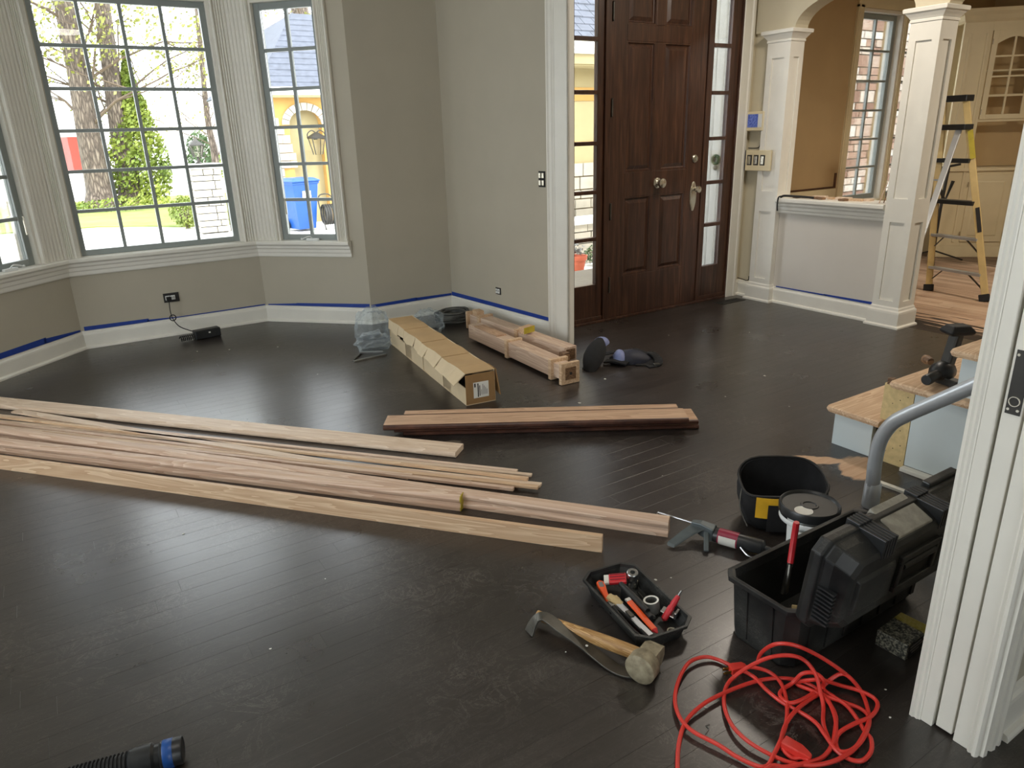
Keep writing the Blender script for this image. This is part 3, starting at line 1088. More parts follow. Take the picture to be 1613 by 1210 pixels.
# ------------------------------------------------------------------ long timber on the floor
RAIL = [(-.028, 0), (.028, 0), (.028, .016), (.022, .022), (.020, .032), (.027, .040), (.030, .050), (.025, .060), (.012, .066), (-.012, .066), (-.025, .060), (-.030, .050), (-.027, .040), (-.020, .032), (-.022, .022), (-.028, .016)]
pE0, pE1 = (1.417, 1.693), (-.402, 3.838)
plank('oak_board', 'pale oak board standing on edge in front of the handrails', 'board', pE0, ext(pE0, pE1, .7), rect(.020, .066), 0, 'oak_warm')
pC0, pC1 = (1.690, 1.645), (-.402, 4.255)
plank('handrail', 'long moulded oak handrail, its end beside the caulking gun', 'handrail', pC0, ext(pC0, pC1, .6), RAIL, 0, 'oak_raw', 'oak handrails on the floor')
pD0, pD1 = (1.165, 2.255), (-.402, 4.075)
o = plank('handrail', 'shorter oak handrail with a yellow painted end', 'handrail', pD0, ext(pD0, pD1, .6), RAIL, 0, 'oak_raw', 'oak handrails on the floor')
m = MB().prism([(p[0] * .98, p[1] * .98 + .0006) for p in RAIL], -.003, 0, 'x')
m.build('painted_end', 'yellow_paint', o)
pA0, pA1 = (1.405, 2.715), (-.40, 4.845)
plank('oak_board', 'wide flat pale oak board with a rounded edge, lying farthest from the handrails', 'board', pA0, ext(pA0, pA1, .6),
      [(-.05, 0), (.05, 0), (.055, .006), (.057, .014), (.055, .023), (.05, .028), (-.048, .028), (-.054, .024), (-.05, .004)], .002, 'oak_pale')
rs = random.Random(5)
strips = [((1.517, 2.395), (-.425, 4.66), .020, .010, 0), ((1.545, 2.325), (-.42, 4.55), .022, .010, 0), ((1.50, 2.285), (-.425, 4.60), .018, .012, .011),
          ((1.445, 2.275), (-.42, 4.50), .024, .016, 0), ((1.525, 2.225), (-.415, 4.44), .030, .011, 0), ((1.490, 2.195), (-.42, 4.40), .022, .012, .012),
          ((1.395, 2.235), (-.415, 4.36), .020, .014, .016), ((1.10, 2.60), (-.36, 4.66), .045, .010, .013)]
for i, (p, q, w_, h_, z) in enumerate(strips):
    plank('trim_strip', 'thin raw oak strip in the loose bundle between handrail and wide flat board', 'strip', p, ext(p, q, .5 if i < 7 else .0), rect(w_, h_), z, ('oak_raw', 'oak_pale', 'oak_warm')[i % 3], 'thin oak strips')

# ------------------------------------------------------------------ pile of old treads
ang = math.atan2(-.81, 1.249)
def old_tread(label, x, y, L, w_, z, t=.026, da=0):
    e = T('old_tread', label, 'board', (x, y, z), ang + da, 'old stair treads in the short pile')
    MB().box((0, .012, 0), (L, w_, t)).build('plank', 'oak_old', e, .001)
    m = MB().prism([(.012, 0), (.005, .002), (.0, t * .3), (.0, t * .7), (.005, t - .002), (.012, t)], 0, L, 'x')
    m.build('stained_nosing', 'old_board_edge', e)
    return e
old_tread('old stained tread at the bottom of the short pile', 1.275, 3.06, 1.46, .15, 0, .022)
old_tread('old stained tread sandwiched in the middle of the short pile', 1.235, 3.075, 1.50, .16, .0225, .022, R(.6))
old_tread('old tread with raw face and dark rounded edge on top of the short pile', 1.181, 3.08, 1.49, .14, .045, .027)
old_tread('narrow raw tread behind the topmost one of the short pile', 1.181 + .08 * math.cos(ang) + .142 * math.sin(-ang), 3.08 + .08 * math.sin(ang) + .142 * math.cos(ang), 1.39, .065, .045, .025)

# ------------------------------------------------------------------ long carton
bx = T('carton', 'long torn cardboard box with a white address label on its end', 'box', (1.735, 3.24, 0), math.atan2(1.43, .175))
L, Wd, Hh = 1.44, .175, .185
MB().box((0, -Wd, 0), (L, 0, .004)).box((0, -Wd, .004), (L, -Wd + .004, Hh)).box((L - .004, -Wd, .004), (L, 0, Hh)).build('base', 'kraft_side', bx)
m = MB()
n = 12
for k_ in range(n):
    a, b = L * k_ / n + .002, L * (k_ + 1) / n - .001
    hh = .100 + .010 * math.sin(k_ * 1.9)
    m.box((a, -.004 - .003 * (k_ % 2), .004), (b, .0 - .002 * (k_ % 3), hh))
m.build('side', 'kraft_side', bx)
MB().box((.02, -Wd + .02, .02), (L - .02, -.02, .075)).build('interior_shade', 'ink_dark', bx)  # dark block standing in for the shade inside the carton
for k_ in range(n):
    a, b = L * k_ / n + .0016, L * (k_ + 1) / n - .0016
    t = 1 - k_ / n
    # top sheet segment
    z0, z1 = Hh + .005 * math.sin(k_ * 2.1), Hh + .005 * math.sin(k_ * 2.1 + 1.4)
    MB().add([(a, -Wd, z0), (b, -Wd, z1), (b, 0, z1), (a, 0, z0), (a, -Wd, z0 - .004), (b, -Wd, z1 - .004), (b, 0, z1 - .004), (a, 0, z0 - .004)],
             [(0, 1, 2, 3), (7, 6, 5, 4), (0, 4, 5, 1), (1, 5, 6, 2), (2, 6, 7, 3), (3, 7, 4, 0)]).build('top_panel', 'kraft', bx)
    # hanging flap segment, opened more towards the label end
    o0 = .012 + .07 * max(0, t - .15) ** 1.3 + .006 * math.sin(k_ * 2.7)
    o1 = .012 + .07 * max(0, t - 1 / n - .15) ** 1.3 + .006 * math.sin(k_ * 2.7 + 1)
    dz = .070 - .014 * t
    MB().add([(a, 0, z0), (b, 0, z1), (b, o1, z1 - dz), (a, o0, z0 - dz + .008 * math.sin(k_ * 3)), (a, -.004, z0 - .003), (b, -.004, z1 - .003), (b, o1 - .004, z1 - dz - .001), (a, o0 - .004, z0 - dz - .001 + .008 * math.sin(k_ * 3))],
             [(0, 1, 2, 3), (7, 6, 5, 4), (0, 4, 5, 1), (1, 5, 6, 2), (2, 6, 7, 3), (3, 7, 4, 0)]).build('flap', 'kraft_side', bx)
MB().box((0, -Wd, .004), (.004, 0, Hh - .012)).build('end', 'kraft_dark', bx, .001)
MB().add([(-.004, -Wd - .004, Hh), (.10, -Wd - .004, Hh + .003), (.10, -Wd - .02, .05), (-.004, -Wd - .028, .03)], [(0, 1, 2, 3)]).build('torn_flap', 'kraft_dark', bx).modifiers.new('t', 'SOLIDIFY').thickness = .004
lb = MB().box((-.0012, -.135, .035), (0, -.045, .125)).build('address_label', 'paper_white', bx)
m = MB()
m.box((-.0018, -.058, .098), (-.0012, -.05, .12)).box((-.0018, -.075, .040), (-.0012, -.069, .118)).box((-.0018, -.084, .045), (-.0012, -.080, .105))
m.build('print', 'ink_dark', lb)
m = MB()
for k_ in range(5):
    m.box((-.0018, -.094 - k_ * .008, .05), (-.0012, -.091 - k_ * .008, .08 + .03 * ((k_ * 3) % 4) / 3))
m.build('print', 'ink_grey', lb)

# ------------------------------------------------------------------ newel posts lying by the wall
def newel(label, loc, rz, secs, recess_at=0):
    e = T('newel_post', label, 'newel post', (*loc, 0), rz, 'box newel posts')
    c = .067
    for nm, a, b, w_ in secs:
        MB().cbox(((a + b) / 2, 0, c), (b - a, w_, w_)).build(nm, 'oak_raw' if nm == 'shaft' else 'oak_warm', e, .0025)
    return e
nw = newel('raw oak box newel post with a square hole in its end plate, beside the carton', (2.405, 3.185), math.atan2(1.22, .045),
      [('end_plate', 0, .026, .130), ('shaft', .026, .115, .086), ('collar', .115, .145, .126), ('shaft', .145, .640, .098), ('collar', .640, .672, .122), ('shaft', .672, 1.21, .096)])
MB().cbox((-.001, 0, .067), (.003, .074, .074)).build('end_grain', 'offcut_dark', nw)
MB().at((-.0026, 0, .067), (0, R(90), 0)).lathe([(.009, -.002), (.009, .002)], 12).build('dowel_hole', 'ink_dark', nw)
MB().box((.80, -.03, .115), (1.12, .047, .124)).build('chipped_face', 'oak_old', nw, .003)
nw2 = newel('raw oak box newel post tight against the wall, with a scrap block on top', (2.635, 3.49), math.atan2(1.24, -.02),
      [('shaft', 0, .52, .098), ('collar', .52, .555, .122), ('shaft', .555, 1.02, .098), ('collar', 1.02, 1.05, .126), ('shaft', 1.05, 1.19, .086), ('end_plate', 1.19, 1.215, .130)])
MB().cbox((-.001, 0, .067), (.003, .07, .07)).build('end_grain', 'offcut_dark', nw2)
b_ = MB().cbox((0, 0, .022), (.10, .052, .044)).build('wood_block', 'oak_warm', None, .002)
b_.location = (2.585, 3.915, .1285); b_.rotation_euler = (0, 0, R(12))
tag(b_, 'scrap wood block with a yellow painted side on top of the newel post', 'wood block')
MB().box((-.0515, -.0275, .001), (.0515, -.0255, .043)).build('painted_face', 'yellow_paint', b_)
b_ = MB().cbox((0, 0, .024), (.045, .05, .048)).build('wood_block', 'offcut_dark', None, .002)
b_.location = (2.535, 3.42, 0); b_.rotation_euler = (0, 0, R(8))
b_.location.z = 0.0
b_.scale = (1, 1, 2.4)
tag(b_, 'small dark wood block standing between the two newel posts', 'wood block')
b_ = MB().cbox((0, 0, .02), (.08, .06, .04)).build('wood_block', 'oak_warm', None, .002)
b_.location = (2.61, 4.61, .111); b_.rotation_euler = (0, 0, R(85))
tag(b_, 'pale wood offcut on the far end of the newel post by the wall', 'wood block')

# ------------------------------------------------------------------ clear plastic bags, cable coil, metal angle pieces
def film(label, loc, r_, sq, seed):
    rr = random.Random(seed)
    bm = bmesh.new()
    bmesh.ops.create_icosphere(bm, subdivisions=4, radius=1)
    ph = [(Vector((rr.gauss(0, 1), rr.gauss(0, 1), rr.gauss(0, 1))).normalized(), rr.uniform(2, 9), rr.random() * 6) for _ in range(16)]
    for v_ in bm.verts:
        k_ = 1
        for d, f_, p in ph:
            k_ += .085 * (abs(math.sin(v_.co.dot(d) * f_ + p)) - .5)
        c_ = v_.co * k_
        z = c_.z * sq[2] * r_
        v_.co = (c_.x * sq[0] * r_, c_.y * sq[1] * r_, max(z, -sq[2] * r_ * .72))
    me = bpy.data.meshes.new('plastic_bag')
    bm.to_mesh(me); bm.free()
    me.materials.append(MATS['clear_film'])
    o = bpy.data.objects.new('plastic_bag', me)
    COL.objects.link(o)
    o.location = (loc[0], loc[1], sq[2] * r_ * .72 + loc[2])
    return tag(o, label, 'plastic bag', 'clear plastic bags')
film('crumpled clear plastic bag slumped upright against the blue-taped skirting', (1.87, 4.90, 0), .110, (1, .9, 1.05), 1)
film('crumpled clear plastic bag lying beside the metal strips', (1.752, 4.60, 0), .092, (1.1, .8, .72), 2)
film('clear plastic bag between carton and grey cable coil', (2.30, 4.84, 0), .10, (1.0, 1.0, .85), 3)
pts = []
rr = random.Random(9)
for i in range(150):
    a = i * 2 * PI / 15
    k_ = 1 + .22 * math.sin(i * .61) + rr.uniform(-.05, .05)
    pts.append((.125 * k_ * math.cos(a), .085 * k_ * math.sin(a), .012 + .008 * ((i // 15) % 10) + .004 * math.sin(i * .37)))
o = MB().tube(pts, .0085, 7).build('cable_coil', 'hose_grey', None, 0, True)
o.location = (2.57, 4.96, 0)
tag(o, 'coil of grey cable on the floor in the room corner', 'cable')
for k_, (p, q, lab) in enumerate((((1.53, 4.40), (1.77, 4.42), 'thin metal strip forming the long base of the little triangle'), ((1.53, 4.42), (1.66, 4.58), 'short dark metal strip forming the open side of the little triangle'), ((1.62, 4.53), (1.76, 4.45), 'bright metal strip leaning across the plastic bag'))):
    plank('metal_strip', lab, 'metal strip', p, q, rect(.014, .012), 0 if k_ < 2 else .013, ('steel', 'dark_steel', 'steel')[k_], 'metal strips by the plastic bags')

# ------------------------------------------------------------------ knee pads
kp = T('knee_pads', 'black and blue knee pads with straps, dropped by the newel posts', 'knee pads', (2.70, 3.36, 0), R(-25))
def shell(c, sx, sy, sz, rot, mat, nm):
    m = MB().at(c, rot)
    rings = []
    for i in range(7):
        t = i / 6
        wv = math.sin(PI * (.12 + .76 * t))
        rings.append([((t - .5) * sx, math.cos(a) * sy * wv, math.sin(a) * sz * wv) for a in [PI * j / 10 for j in range(11)]] +
                     [((t - .5) * sx, math.cos(a) * sy * .8 * wv, math.sin(a) * sz * .72 * wv) for a in [PI * j / 10 for j in range(10, -1, -1)]])
    m.loft(rings)
    return m.build(nm, mat, kp, 0, True)
shell((.03, .03, .055), .30, .075, .07, (R(-20), R(-30), R(62)), 'black_fabric', 'pad')
shell((.10, .15, .10), .13, .055, .05, (R(-10), R(-10), R(50)), 'pale_blue_fabric', 'pad_cap')
shell((.27, .06, .004), .26, .085, .075, (0, 0, R(-8)), 'navy_fabric', 'pad')
shell((.20, .06, .022), .09, .075, .062, (0, 0, R(-8)), 'pale_blue_fabric', 'pad_cap')
m = MB()
def ribbon(pts, w_=.045, t=.006):
    for a, b in zip(pts[:-1], pts[1:]):
        m.bar(a, b, w_, t)
ribbon([Vector(p) for p in catmull([(.28, .10, .01), (.30, .12, .06), (.36, .08, .05), (.39, .02, .02), (.36, -.03, .004), (.28, -.02, .006)], 4)])
ribbon([Vector(p) for p in catmull([(-.05, -.06, .008), (-.02, .0, .03), (.03, .06, .09), (.10, .10, .05), (.18, .12, .05), (.30, .12, .03)], 4)])
ribbon([Vector(p) for p in catmull([(.34, .08, .02), (.40, .06, .05), (.43, .0, .03), (.41, -.06, .006), (.34, -.08, .004)], 4)], .05, .008)
ribbon([Vector(p) for p in catmull([(.10, .04, .02), (.16, .0, .03), (.22, -.04, .02)], 4)], .06, .01)
m.build('strap', 'black_fabric', kp)
MB().cbox((.40, -.065, .012), (.04, .03, .012)).build('buckle', 'dark_steel', kp, .003)

# ------------------------------------------------------------------ floor vent, adapter, outlets, switches
v_ = T('floor_vent', 'dark slotted floor register at the edge of the front door casing', 'vent', (4.76, 4.06, 0), 0)
MB().box((-.14, -.05, 0), (.14, .05, .004)).build('plate', 'iron_dark', v_, .001)
for k_ in range(9):
    MB().box((-.12 + k_ * .028, -.035, .004), (-.108 + k_ * .028, .035, .006)).build('slat', 'black_rubber', v_)

ad = T('power_adapter', 'black power adapter box with its coiled cord on the floor below the wide window', 'adapter', (.86, 5.72, 0), R(8))
MB().box((-.095, -.035, .002), (.095, .035, .070)).build('body', 'black_plastic', ad, .008, False, 3)
MB().cbox((.01, -.036, .045), (.014, .002, .010)).build('badge', 'paper_white', ad)
m = MB()
m.tube([(-.10 - .010 * k_ / 3, .0 + .022 * math.sin(k_ * 1.57), .026 + .020 * math.cos(k_ * 1.57)) for k_ in range(30)], .0035, 6)
m.build('coiled_cord', 'black_rubber', ad, 0, True)
m = MB().tube(catmull([(-.09, .02, .06), (-.15, .12, .09), (-.17, .19, .14), (-.175, .21, .20), (-.165, .228, .28)], 5), .0035, 6)
m.tube([(-.168 + .022 * math.cos(t * PI / 8), .20, .15 + .022 * math.sin(t * PI / 8)) for t in range(17)], .004, 6)
m.build('cord', 'black_rubber', ad, 0, True)
MB().cbox((-.165, .222, .29), (.032, .03, .036)).build('plug', 'black_rubber', ad, .004)

def outlet(label, loc, rz, horiz, plates, w_=.11, h_=.07):
    e = T('wall_outlet', label, 'outlet', loc, rz)
    MB().box((-w_ / 2, -.004, -h_ / 2), (w_ / 2, 0, h_ / 2)).build('box', 'ink_dark', e)
    for (x, z, a, b) in plates:
        q = MB().box((x - a / 2, -.012, z - b / 2), (x + a / 2, -.004, z + b / 2)).build('receptacle', 'white_plastic', e, .003)
        m = MB()
        for s_ in (-1, 1):
            m.cbox((x + s_ * a * .18, -.0125, z + b * .1), (a * .09, .002, b * .3))
        m.build('slot', 'ink_dark', q)
    return e
outlet('uncovered outlet with a cord plugged in, on the wall below the wide window', (.69, 5.97, .292), 0, True, [(-.026, 0, .034, .034), (.010, 0, .034, .034)])
u_ = 5.30 - 4.647
ca, sa = math.cos(RZW), math.sin(RZW)
outlet('uncovered outlet low on the wall above the newel posts', (WR0[0] + u_ * ca / abs(sa), 4.647, .262), RZW, False, [(-.013, 0, .022, .036), (.013, 0, .022, .036)], .064, .052)
u_ = 5.30 - 4.115
sw = T('light_switch', 'uncovered double light switch on the wall beside the opening casing', 'switch', (WR0[0] + u_ * ca / abs(sa), 4.115, 1.105), RZW)
MB().box((-.034, -.003, -.052), (.034, 0, .052)).build('box', 'ink_dark', sw)
for s_ in (-1, 1):
    for q in (-1, 1):
        MB().box((s_ * .016 - .011, -.012, q * .024 - .018), (s_ * .016 + .011, -.003, q * .024 + .018)).build('rocker', 'nickel', sw, .003)

th = T('thermostat', 'beige thermostat with a blue screen cover on the wall beside the far pillar', 'thermostat', (5.0, 4.115, 1.437), R(-90))
MB().box((-.085, -.036, -.072), (.085, .03, .075)).build('body', 'trim_cream', th, .006)
MB().box((-.070, -.0375, -.045), (.030, -.036, .055)).build('screen', 'screen_blue', th)
MB().box((.032, -.0375, -.045), (.070, -.036, .055)).build('button_panel', 'white_plastic', th)
MB().cbox((-.01, -.038, -.062), (.008, .004, .006)).build('indicator', 'paper_white', th)
MB().tube(catmull([(.05, -.01, -.07), (.055, -.012, -.13), (.05, -.014, -.19), (.02, -.014, -.205), (-.06, -.014, -.205)], 4), .004, 6).build('cable', 'ink_dark', th, 0, True)
ms = T('multi_switch', 'cream switch plate with three bare switches below the thermostat', 'switch', (4.965, 4.045, 1.135), R(-90))
MB().box((-.125, -.012, -.078), (.125, .004, .082)).build('plate', 'trim_cream', ms, .003)
MB().box((-.138, -.004, -.078), (-.125, .035, .082)).build('shadow_gap', 'navy_fabric', ms)
for k_ in range(3):
    MB().box((-.108 + k_ * .065, -.013, -.035), (-.060 + k_ * .065, -.012, .045)).build('opening', 'ink_dark', ms)
    MB().box((-.098 + k_ * .065, -.018, -.028), (-.072 + k_ * .065, -.012, .036)).build('switch_body', 'nickel', ms, .002)
o = MB().tube(catmull([(4.99, 4.19, .155), (4.985, 4.12, .150), (4.98, 4.09, .146), (4.975, 4.06, .158), (4.97, 4.055, .19)], 5), .0035, 6).build('loose_wire', 'ink_dark', None, 0, True)
tag(o, 'loose black wire above the skirting between door casing and pillar', 'wire')

# ------------------------------------------------------------------ clutter on the half wall cap
ZC = .8565
st2 = T('hand_clamp', 'black strap clamp hanging over the end of the half wall cap', 'clamp', (5.0, 3.74, ZC), 0)
MB().tube(catmull([(-.035, .06, .004), (-.045, .02, .018), (.0, -.06, .014), (.03, -.16, .010), (.02, -.20, .008)], 5), .009, 8).build('handle', 'black_rubber', st2, 0, True)
MB().tube(catmull([(-.040, .05, .012), (-.064, .06, .004), (-.068, .062, -.05), (-.066, .058, -.10)], 5), .006, 8).build('jaw', 'black_rubber', st2, 0, True)
rr = random.Random(4)
for k_ in range(9):
    o = MB().cbox((0, 0, .008), (rr.uniform(.03, .07), rr.uniform(.04, .12), .016)).build('wood_offcut', ('offcut_dark', 'oak_warm', 'oak_pale')[k_ % 3], None, .001)
    o.location = (5.03 + .05 * (k_ % 3), 3.70 - .068 * k_, ZC)
    o.rotation_euler = (0, 0, rr.uniform(-.4, .4))
    tag(o, ('dark brown wood offcut among the scraps on the half wall cap', 'tan wood offcut among the scraps on the half wall cap', 'pale wood offcut among the scraps on the half wall cap')[k_ % 3], 'offcut', 'scraps on the half wall cap')
for k_ in range(3):
    o = MB().bar((5.04 + .03 * k_, 3.02 - .015 * k_, ZC), (5.055 + .03 * k_, 2.96 - .008 * k_, ZC + .24 + .04 * k_), .008, .006).build('wood_stick', ('oak_raw', 'offcut_dark', 'oak_pale')[k_], None)
    tag(o, ('thin raw oak stick leaning on the pillar at the end of the half wall cap', 'thin dark brown stick leaning on the pillar at the end of the half wall cap', 'thin pale stick, tallest of those leaning on the pillar by the half wall cap')[k_], 'stick', 'sticks leaning on the pillar')

# ------------------------------------------------------------------ red extension cord
CORD = ((1.353,1.018,0.0099),(1.377,0.994,0.0137),(1.394,0.959,0.0131),(1.383,0.916,0.0124),(1.341,0.868,0.0115),(1.291,0.83,0.0113),(1.236,0.802,0.0142),(1.184,0.782,0.0138),(1.134,0.77,0.0126),(1.11,0.821,0.0089),(1.096,0.873,0.0127),(1.076,0.934,0.0134),(1.08,0.979,0.0134),(1.106,1.024,0.0101),(1.144,1.06,0.0114),(1.197,1.092,0.0153),(1.249,1.11,0.0157),(1.297,1.103,0.0123),(1.322,1.078,0.0085),(1.333,1.03,0.0118),(1.345,0.978,0.0131),(1.335,0.927,0.0122),(1.334,0.875,0.0102),(1.344,0.828,0.0102),(1.343,0.786,0.0135),(1.325,0.746,0.0155),(1.311,0.709,0.0122),(1.316,0.678,0.009),(1.334,0.657,0.0118),(1.373,0.66,0.013),(1.407,0.681,0.013),(1.421,0.706,0.0091),(1.436,0.732,0.0109),(1.452,0.774,0.0154),(1.453,0.811,0.0149),(1.459,0.844,0.0111),(1.447,0.843,0.05),(1.438,0.864,0.06),(1.421,0.886,0.05),(1.409,0.902,0.0147),(1.371,0.904,0.0109),(1.346,0.892,0.0118),(1.344,0.863,0.0135),(1.379,0.85,0.0157),(1.446,0.85,0.0134),(1.482,0.839,0.04),(1.505,0.828,0.05),(1.514,0.81,0.045),(1.529,0.785,0.0133),(1.498,0.749,0.0101),(1.452,0.714,0.011),(1.389,0.691,0.0152),(1.34,0.687,0.0143),(1.315,0.7,0.0129),(1.334,0.724,0.0087),(1.363,0.734,0.014),(1.412,0.73,0.0157),(1.469,0.722,0.0132),(1.52,0.734,0.0101),(1.535,0.755,0.0124),(1.525,0.79,0.0147),(1.503,0.827,0.0142),(1.443,0.852,0.045),(1.422,0.901,0.0087),(1.425,0.864,0.0135),(1.439,0.826,0.0135),(1.459,0.783,0.0145),(1.478,0.747,0.0091),(1.455,0.717,0.0125),(1.369,0.689,0.0135),(1.301,0.686,0.0156),(1.242,0.705,0.0123),(1.199,0.743,0.0093),(1.173,0.788,0.013),(1.16,0.844,0.015),(1.17,0.898,0.0135),(1.205,0.951,0.0092),(1.25,0.988,0.0105),(1.296,1.003,0.0141),(1.343,0.981,0.05),(1.375,0.946,0.085),(1.404,0.908,0.1),(1.43,0.886,0.085),(1.436,0.858,0.06),(1.43,0.838,0.03),(1.41,0.811,0.0087),(1.359,0.776,0.0122),(1.331,0.745,0.0128),(1.317,0.723,0.0146),(1.367,0.748,0.0109),(1.407,0.774,0.0087),(1.426,0.807,0.0142),(1.443,0.852,0.0133),(1.434,0.896,0.0132),(1.395,0.938,0.0106),(1.33,0.965,0.0107),(1.237,0.979,0.0133),(1.16,0.981,0.0153),(1.091,0.97,0.0112),(1.035,0.938,0.0103),(0.988,0.898,0.0117),(0.943,0.85,0.0141),(0.916,0.799,0.012),(0.935,0.75,0.01),(1.008,0.724,0.0104),(1.131,0.763,0.0155),(1.174,0.743,0.0127),(1.213,0.728,0.0121),(1.272,0.715,0.0083),(1.331,0.728,0.0125),(1.39,0.764,0.0154),(1.441,0.827,0.0119),(1.424,0.843,0.0084),(1.352,0.84,0.0123),(1.291,0.827,0.0139),(1.242,0.806,0.0127),(1.212,0.779,0.0127),(1.211,0.752,0.0088),(1.226,0.741,0.0119),(1.233,0.726,0.014))
CORD2 = ((1.397,1.005,0.012),(1.383,0.989,0.06),(1.369,0.95,0.12),(1.376,0.918,0.145),(1.404,0.889,0.14),(1.459,0.86,0.1),(1.502,0.827,0.06),(1.529,0.813,0.03))
cd_ = T('extension_cord', 'tangled red extension cord heaped on the floor by the tool box', 'extension cord')
MB().tube(catmull(CORD, 5), .0052, 8).build('cable', 'red_cord', cd_, 0, True)
MB().tube(catmull(CORD2, 5), .0052, 8).build('cable', 'red_cord', cd_, 0, True)
m = MB().at((1.350, 1.016, .013), (0, 0, math.atan2(.020, -.058)))
m.loft([[(x, y_ * w_, z_ * h_) for y_, z_ in ((-1, -1), (1, -1), (1, 1), (-1, 1))] for x, w_, h_ in ((-.01, .006, .006), (.0, .011, .010), (.026, .013, .011), (.038, .012, .010))])
m.build('plug', 'red_cord', cd_, .002)
m = MB().at((1.350, 1.016, .013), (0, 0, math.atan2(.020, -.058)))
m.box((.038, -.008, -.005), (.056, -.006, .003)).box((.038, .006, -.005), (.056, .008, .003)).box((.038, -.002, -.010), (.057, .002, -.006))
m.build('prong', 'brass', cd_)
m = MB().at((1.236, .735, .018), (0, 0, math.atan2(.048, -.012)))
m.loft([[(x, y_ * w_, z_ * h_) for y_, z_ in ((-1, -1), (1, -1), (1, 1), (-1, 1))] for x, w_, h_ in ((-.012, .006, .006), (.0, .010, .009), (.015, .014, .012), (.055, .015, .013))])
m.build('socket', 'red_cord', cd_, .003)

# ------------------------------------------------------------------ black tool box, lid open towards the room
tb = T('tool_box', 'large scuffed black tool box with its lid standing open', 'tool box', (1.425, .925, 0))
LB, WB, HB = .64, .24, .20
def tring(o_, z, lx=LB, wy=WB, c=.028):
    a, b, e_, f_ = o_, lx - o_, o_, wy - o_
    return [(a + c, e_, z), (b - c, e_, z), (b, e_ + c, z), (b, f_ - c, z), (b - c, f_, z), (a + c, f_, z), (a, f_ - c, z), (a, e_ + c, z)]
m = MB()
m.loft([tring(.022, 0), tring(.016, .012), tring(.006, .185), tring(.006, .188), tring(-.006, .190), tring(-.006, .204), tring(.002, .206), tring(.008, .204), tring(.014, .18), tring(.028, .016)])
m.build('body', 'black_dusty', tb, .001)
for k_ in range(7):
    x = .08 + k_ * .085
    MB().add([(x, .010, .02), (x + .018, .010, .02), (x + .018, .002, .185), (x, .002, .185), (x, .03, .02), (x + .018, .03, .02), (x + .018, .02, .185), (x, .02, .185)], [(0, 1, 2, 3), (0, 4, 5, 1), (3, 2, 6, 7), (0, 3, 7, 4), (1, 5, 6, 2), (4, 7, 6, 5)]).build('rib', 'black_dusty', tb)
for k_ in range(2):
    y_ = .07 + k_ * .085
    MB().add([(.012, y_, .02), (.012, y_ + .018, .02), (-.001, y_ + .018, .185), (-.001, y_, .185), (.03, y_, .02), (.03, y_ + .018, .02), (.02, y_ + .018, .185), (.02, y_, .185)], [(0, 1, 2, 3), (0, 4, 5, 1), (3, 2, 6, 7), (0, 3, 7, 4), (1, 5, 6, 2), (4, 7, 6, 5)]).build('rib', 'black_dusty', tb)
# lid: local frame stands on the near rim; u along X, h up, bulge towards -Y
lid = bpy.data.objects.new('lid', None); COL.objects.link(lid); lid.parent = tb
lid.location = (0, -.004, .196); lid.rotation_euler = (R(6), 0, 0)
def lring(o_, y_, lx=LB + .01, hz=.245, c=.03):
    a, b, e_, f_ = o_, lx - o_, o_ - .02, hz - o_
    return [(a + c, y_, e_), (b - c, y_, e_), (b, y_, e_ + c), (b, y_, f_ - c), (b - c, y_, f_), (a + c, y_, f_), (a, y_, f_ - c), (a, y_, e_ + c)]
m = MB()
m.loft([lring(.012, .012), lring(0, .010), lring(-.004, -.004), lring(-.004, -.022), lring(.006, -.026), lring(.012, -.050), lring(.030, -.085), lring(.042, -.092)])
m.build('lid_shell', 'black_dusty', lid, .004)
for a, b in ((.05, .225), (.425, .60)):
    MB().loft([[(a, -.086, .05), (b, -.086, .05), (b, -.086, .17), (a, -.086, .17)], [(a + .012, -.100, .062), (b - .012, -.100, .062), (b - .012, -.100, .158), (a + .012, -.100, .158)]]).build('raised_panel', 'black_dusty', lid, .003)
m = MB()
for a, b, c_, d_ in ((.235, .415, .055, .075), (.235, .415, .15, .17), (.235, .25, .075, .15), (.40, .415, .075, .15)):
    m.box((a, -.104, c_), (b, -.08, d_))
m.build('handle_frame', 'black_dusty', lid, .003)
MB().box((.25, -.094, .075), (.40, -.091, .15)).build('handle_recess', 'black_rubber', lid)
MB().at((.325, -.098, .135), (0, R(90), 0)).lathe([(.010, -.074), (.011, 0), (.010, .074)], 10).build('handle', 'black_plastic', lid, 0, True)
m = MB()
for k_ in range(9):
    m.box((.001, -.075 + .0, .03 + k_ * .012), (.014, -.03, .035 + k_ * .012))
m.build('end_ribs', 'black_plastic', lid)
for u_ in (.14, .40):
    m = MB()
    for k_ in range(5):
        m.box((u_ + k_ * .012, -.094, .192), (u_ + .008 + k_ * .012, -.018, .250 - .0))
        m.box((u_ + k_ * .012, -.022, .20), (u_ + .008 + k_ * .012, .016, .256))
    m.build('latch', 'black_plastic', lid, .002)
m = MB().loft([[(.225, -.085, .205), (.385, -.085, .205), (.385, .012, .240), (.225, .012, .240)], [(.225, -.080, .222), (.385, -.080, .222), (.380, .010, .256), (.230, .010, .256)]])
m.build('cover_plate', 'dusty_grey', lid, .002)
MB().box((.48, -.010, .235), (.63, .014, .262)).build('rim_block', 'black_plastic', lid, .004)

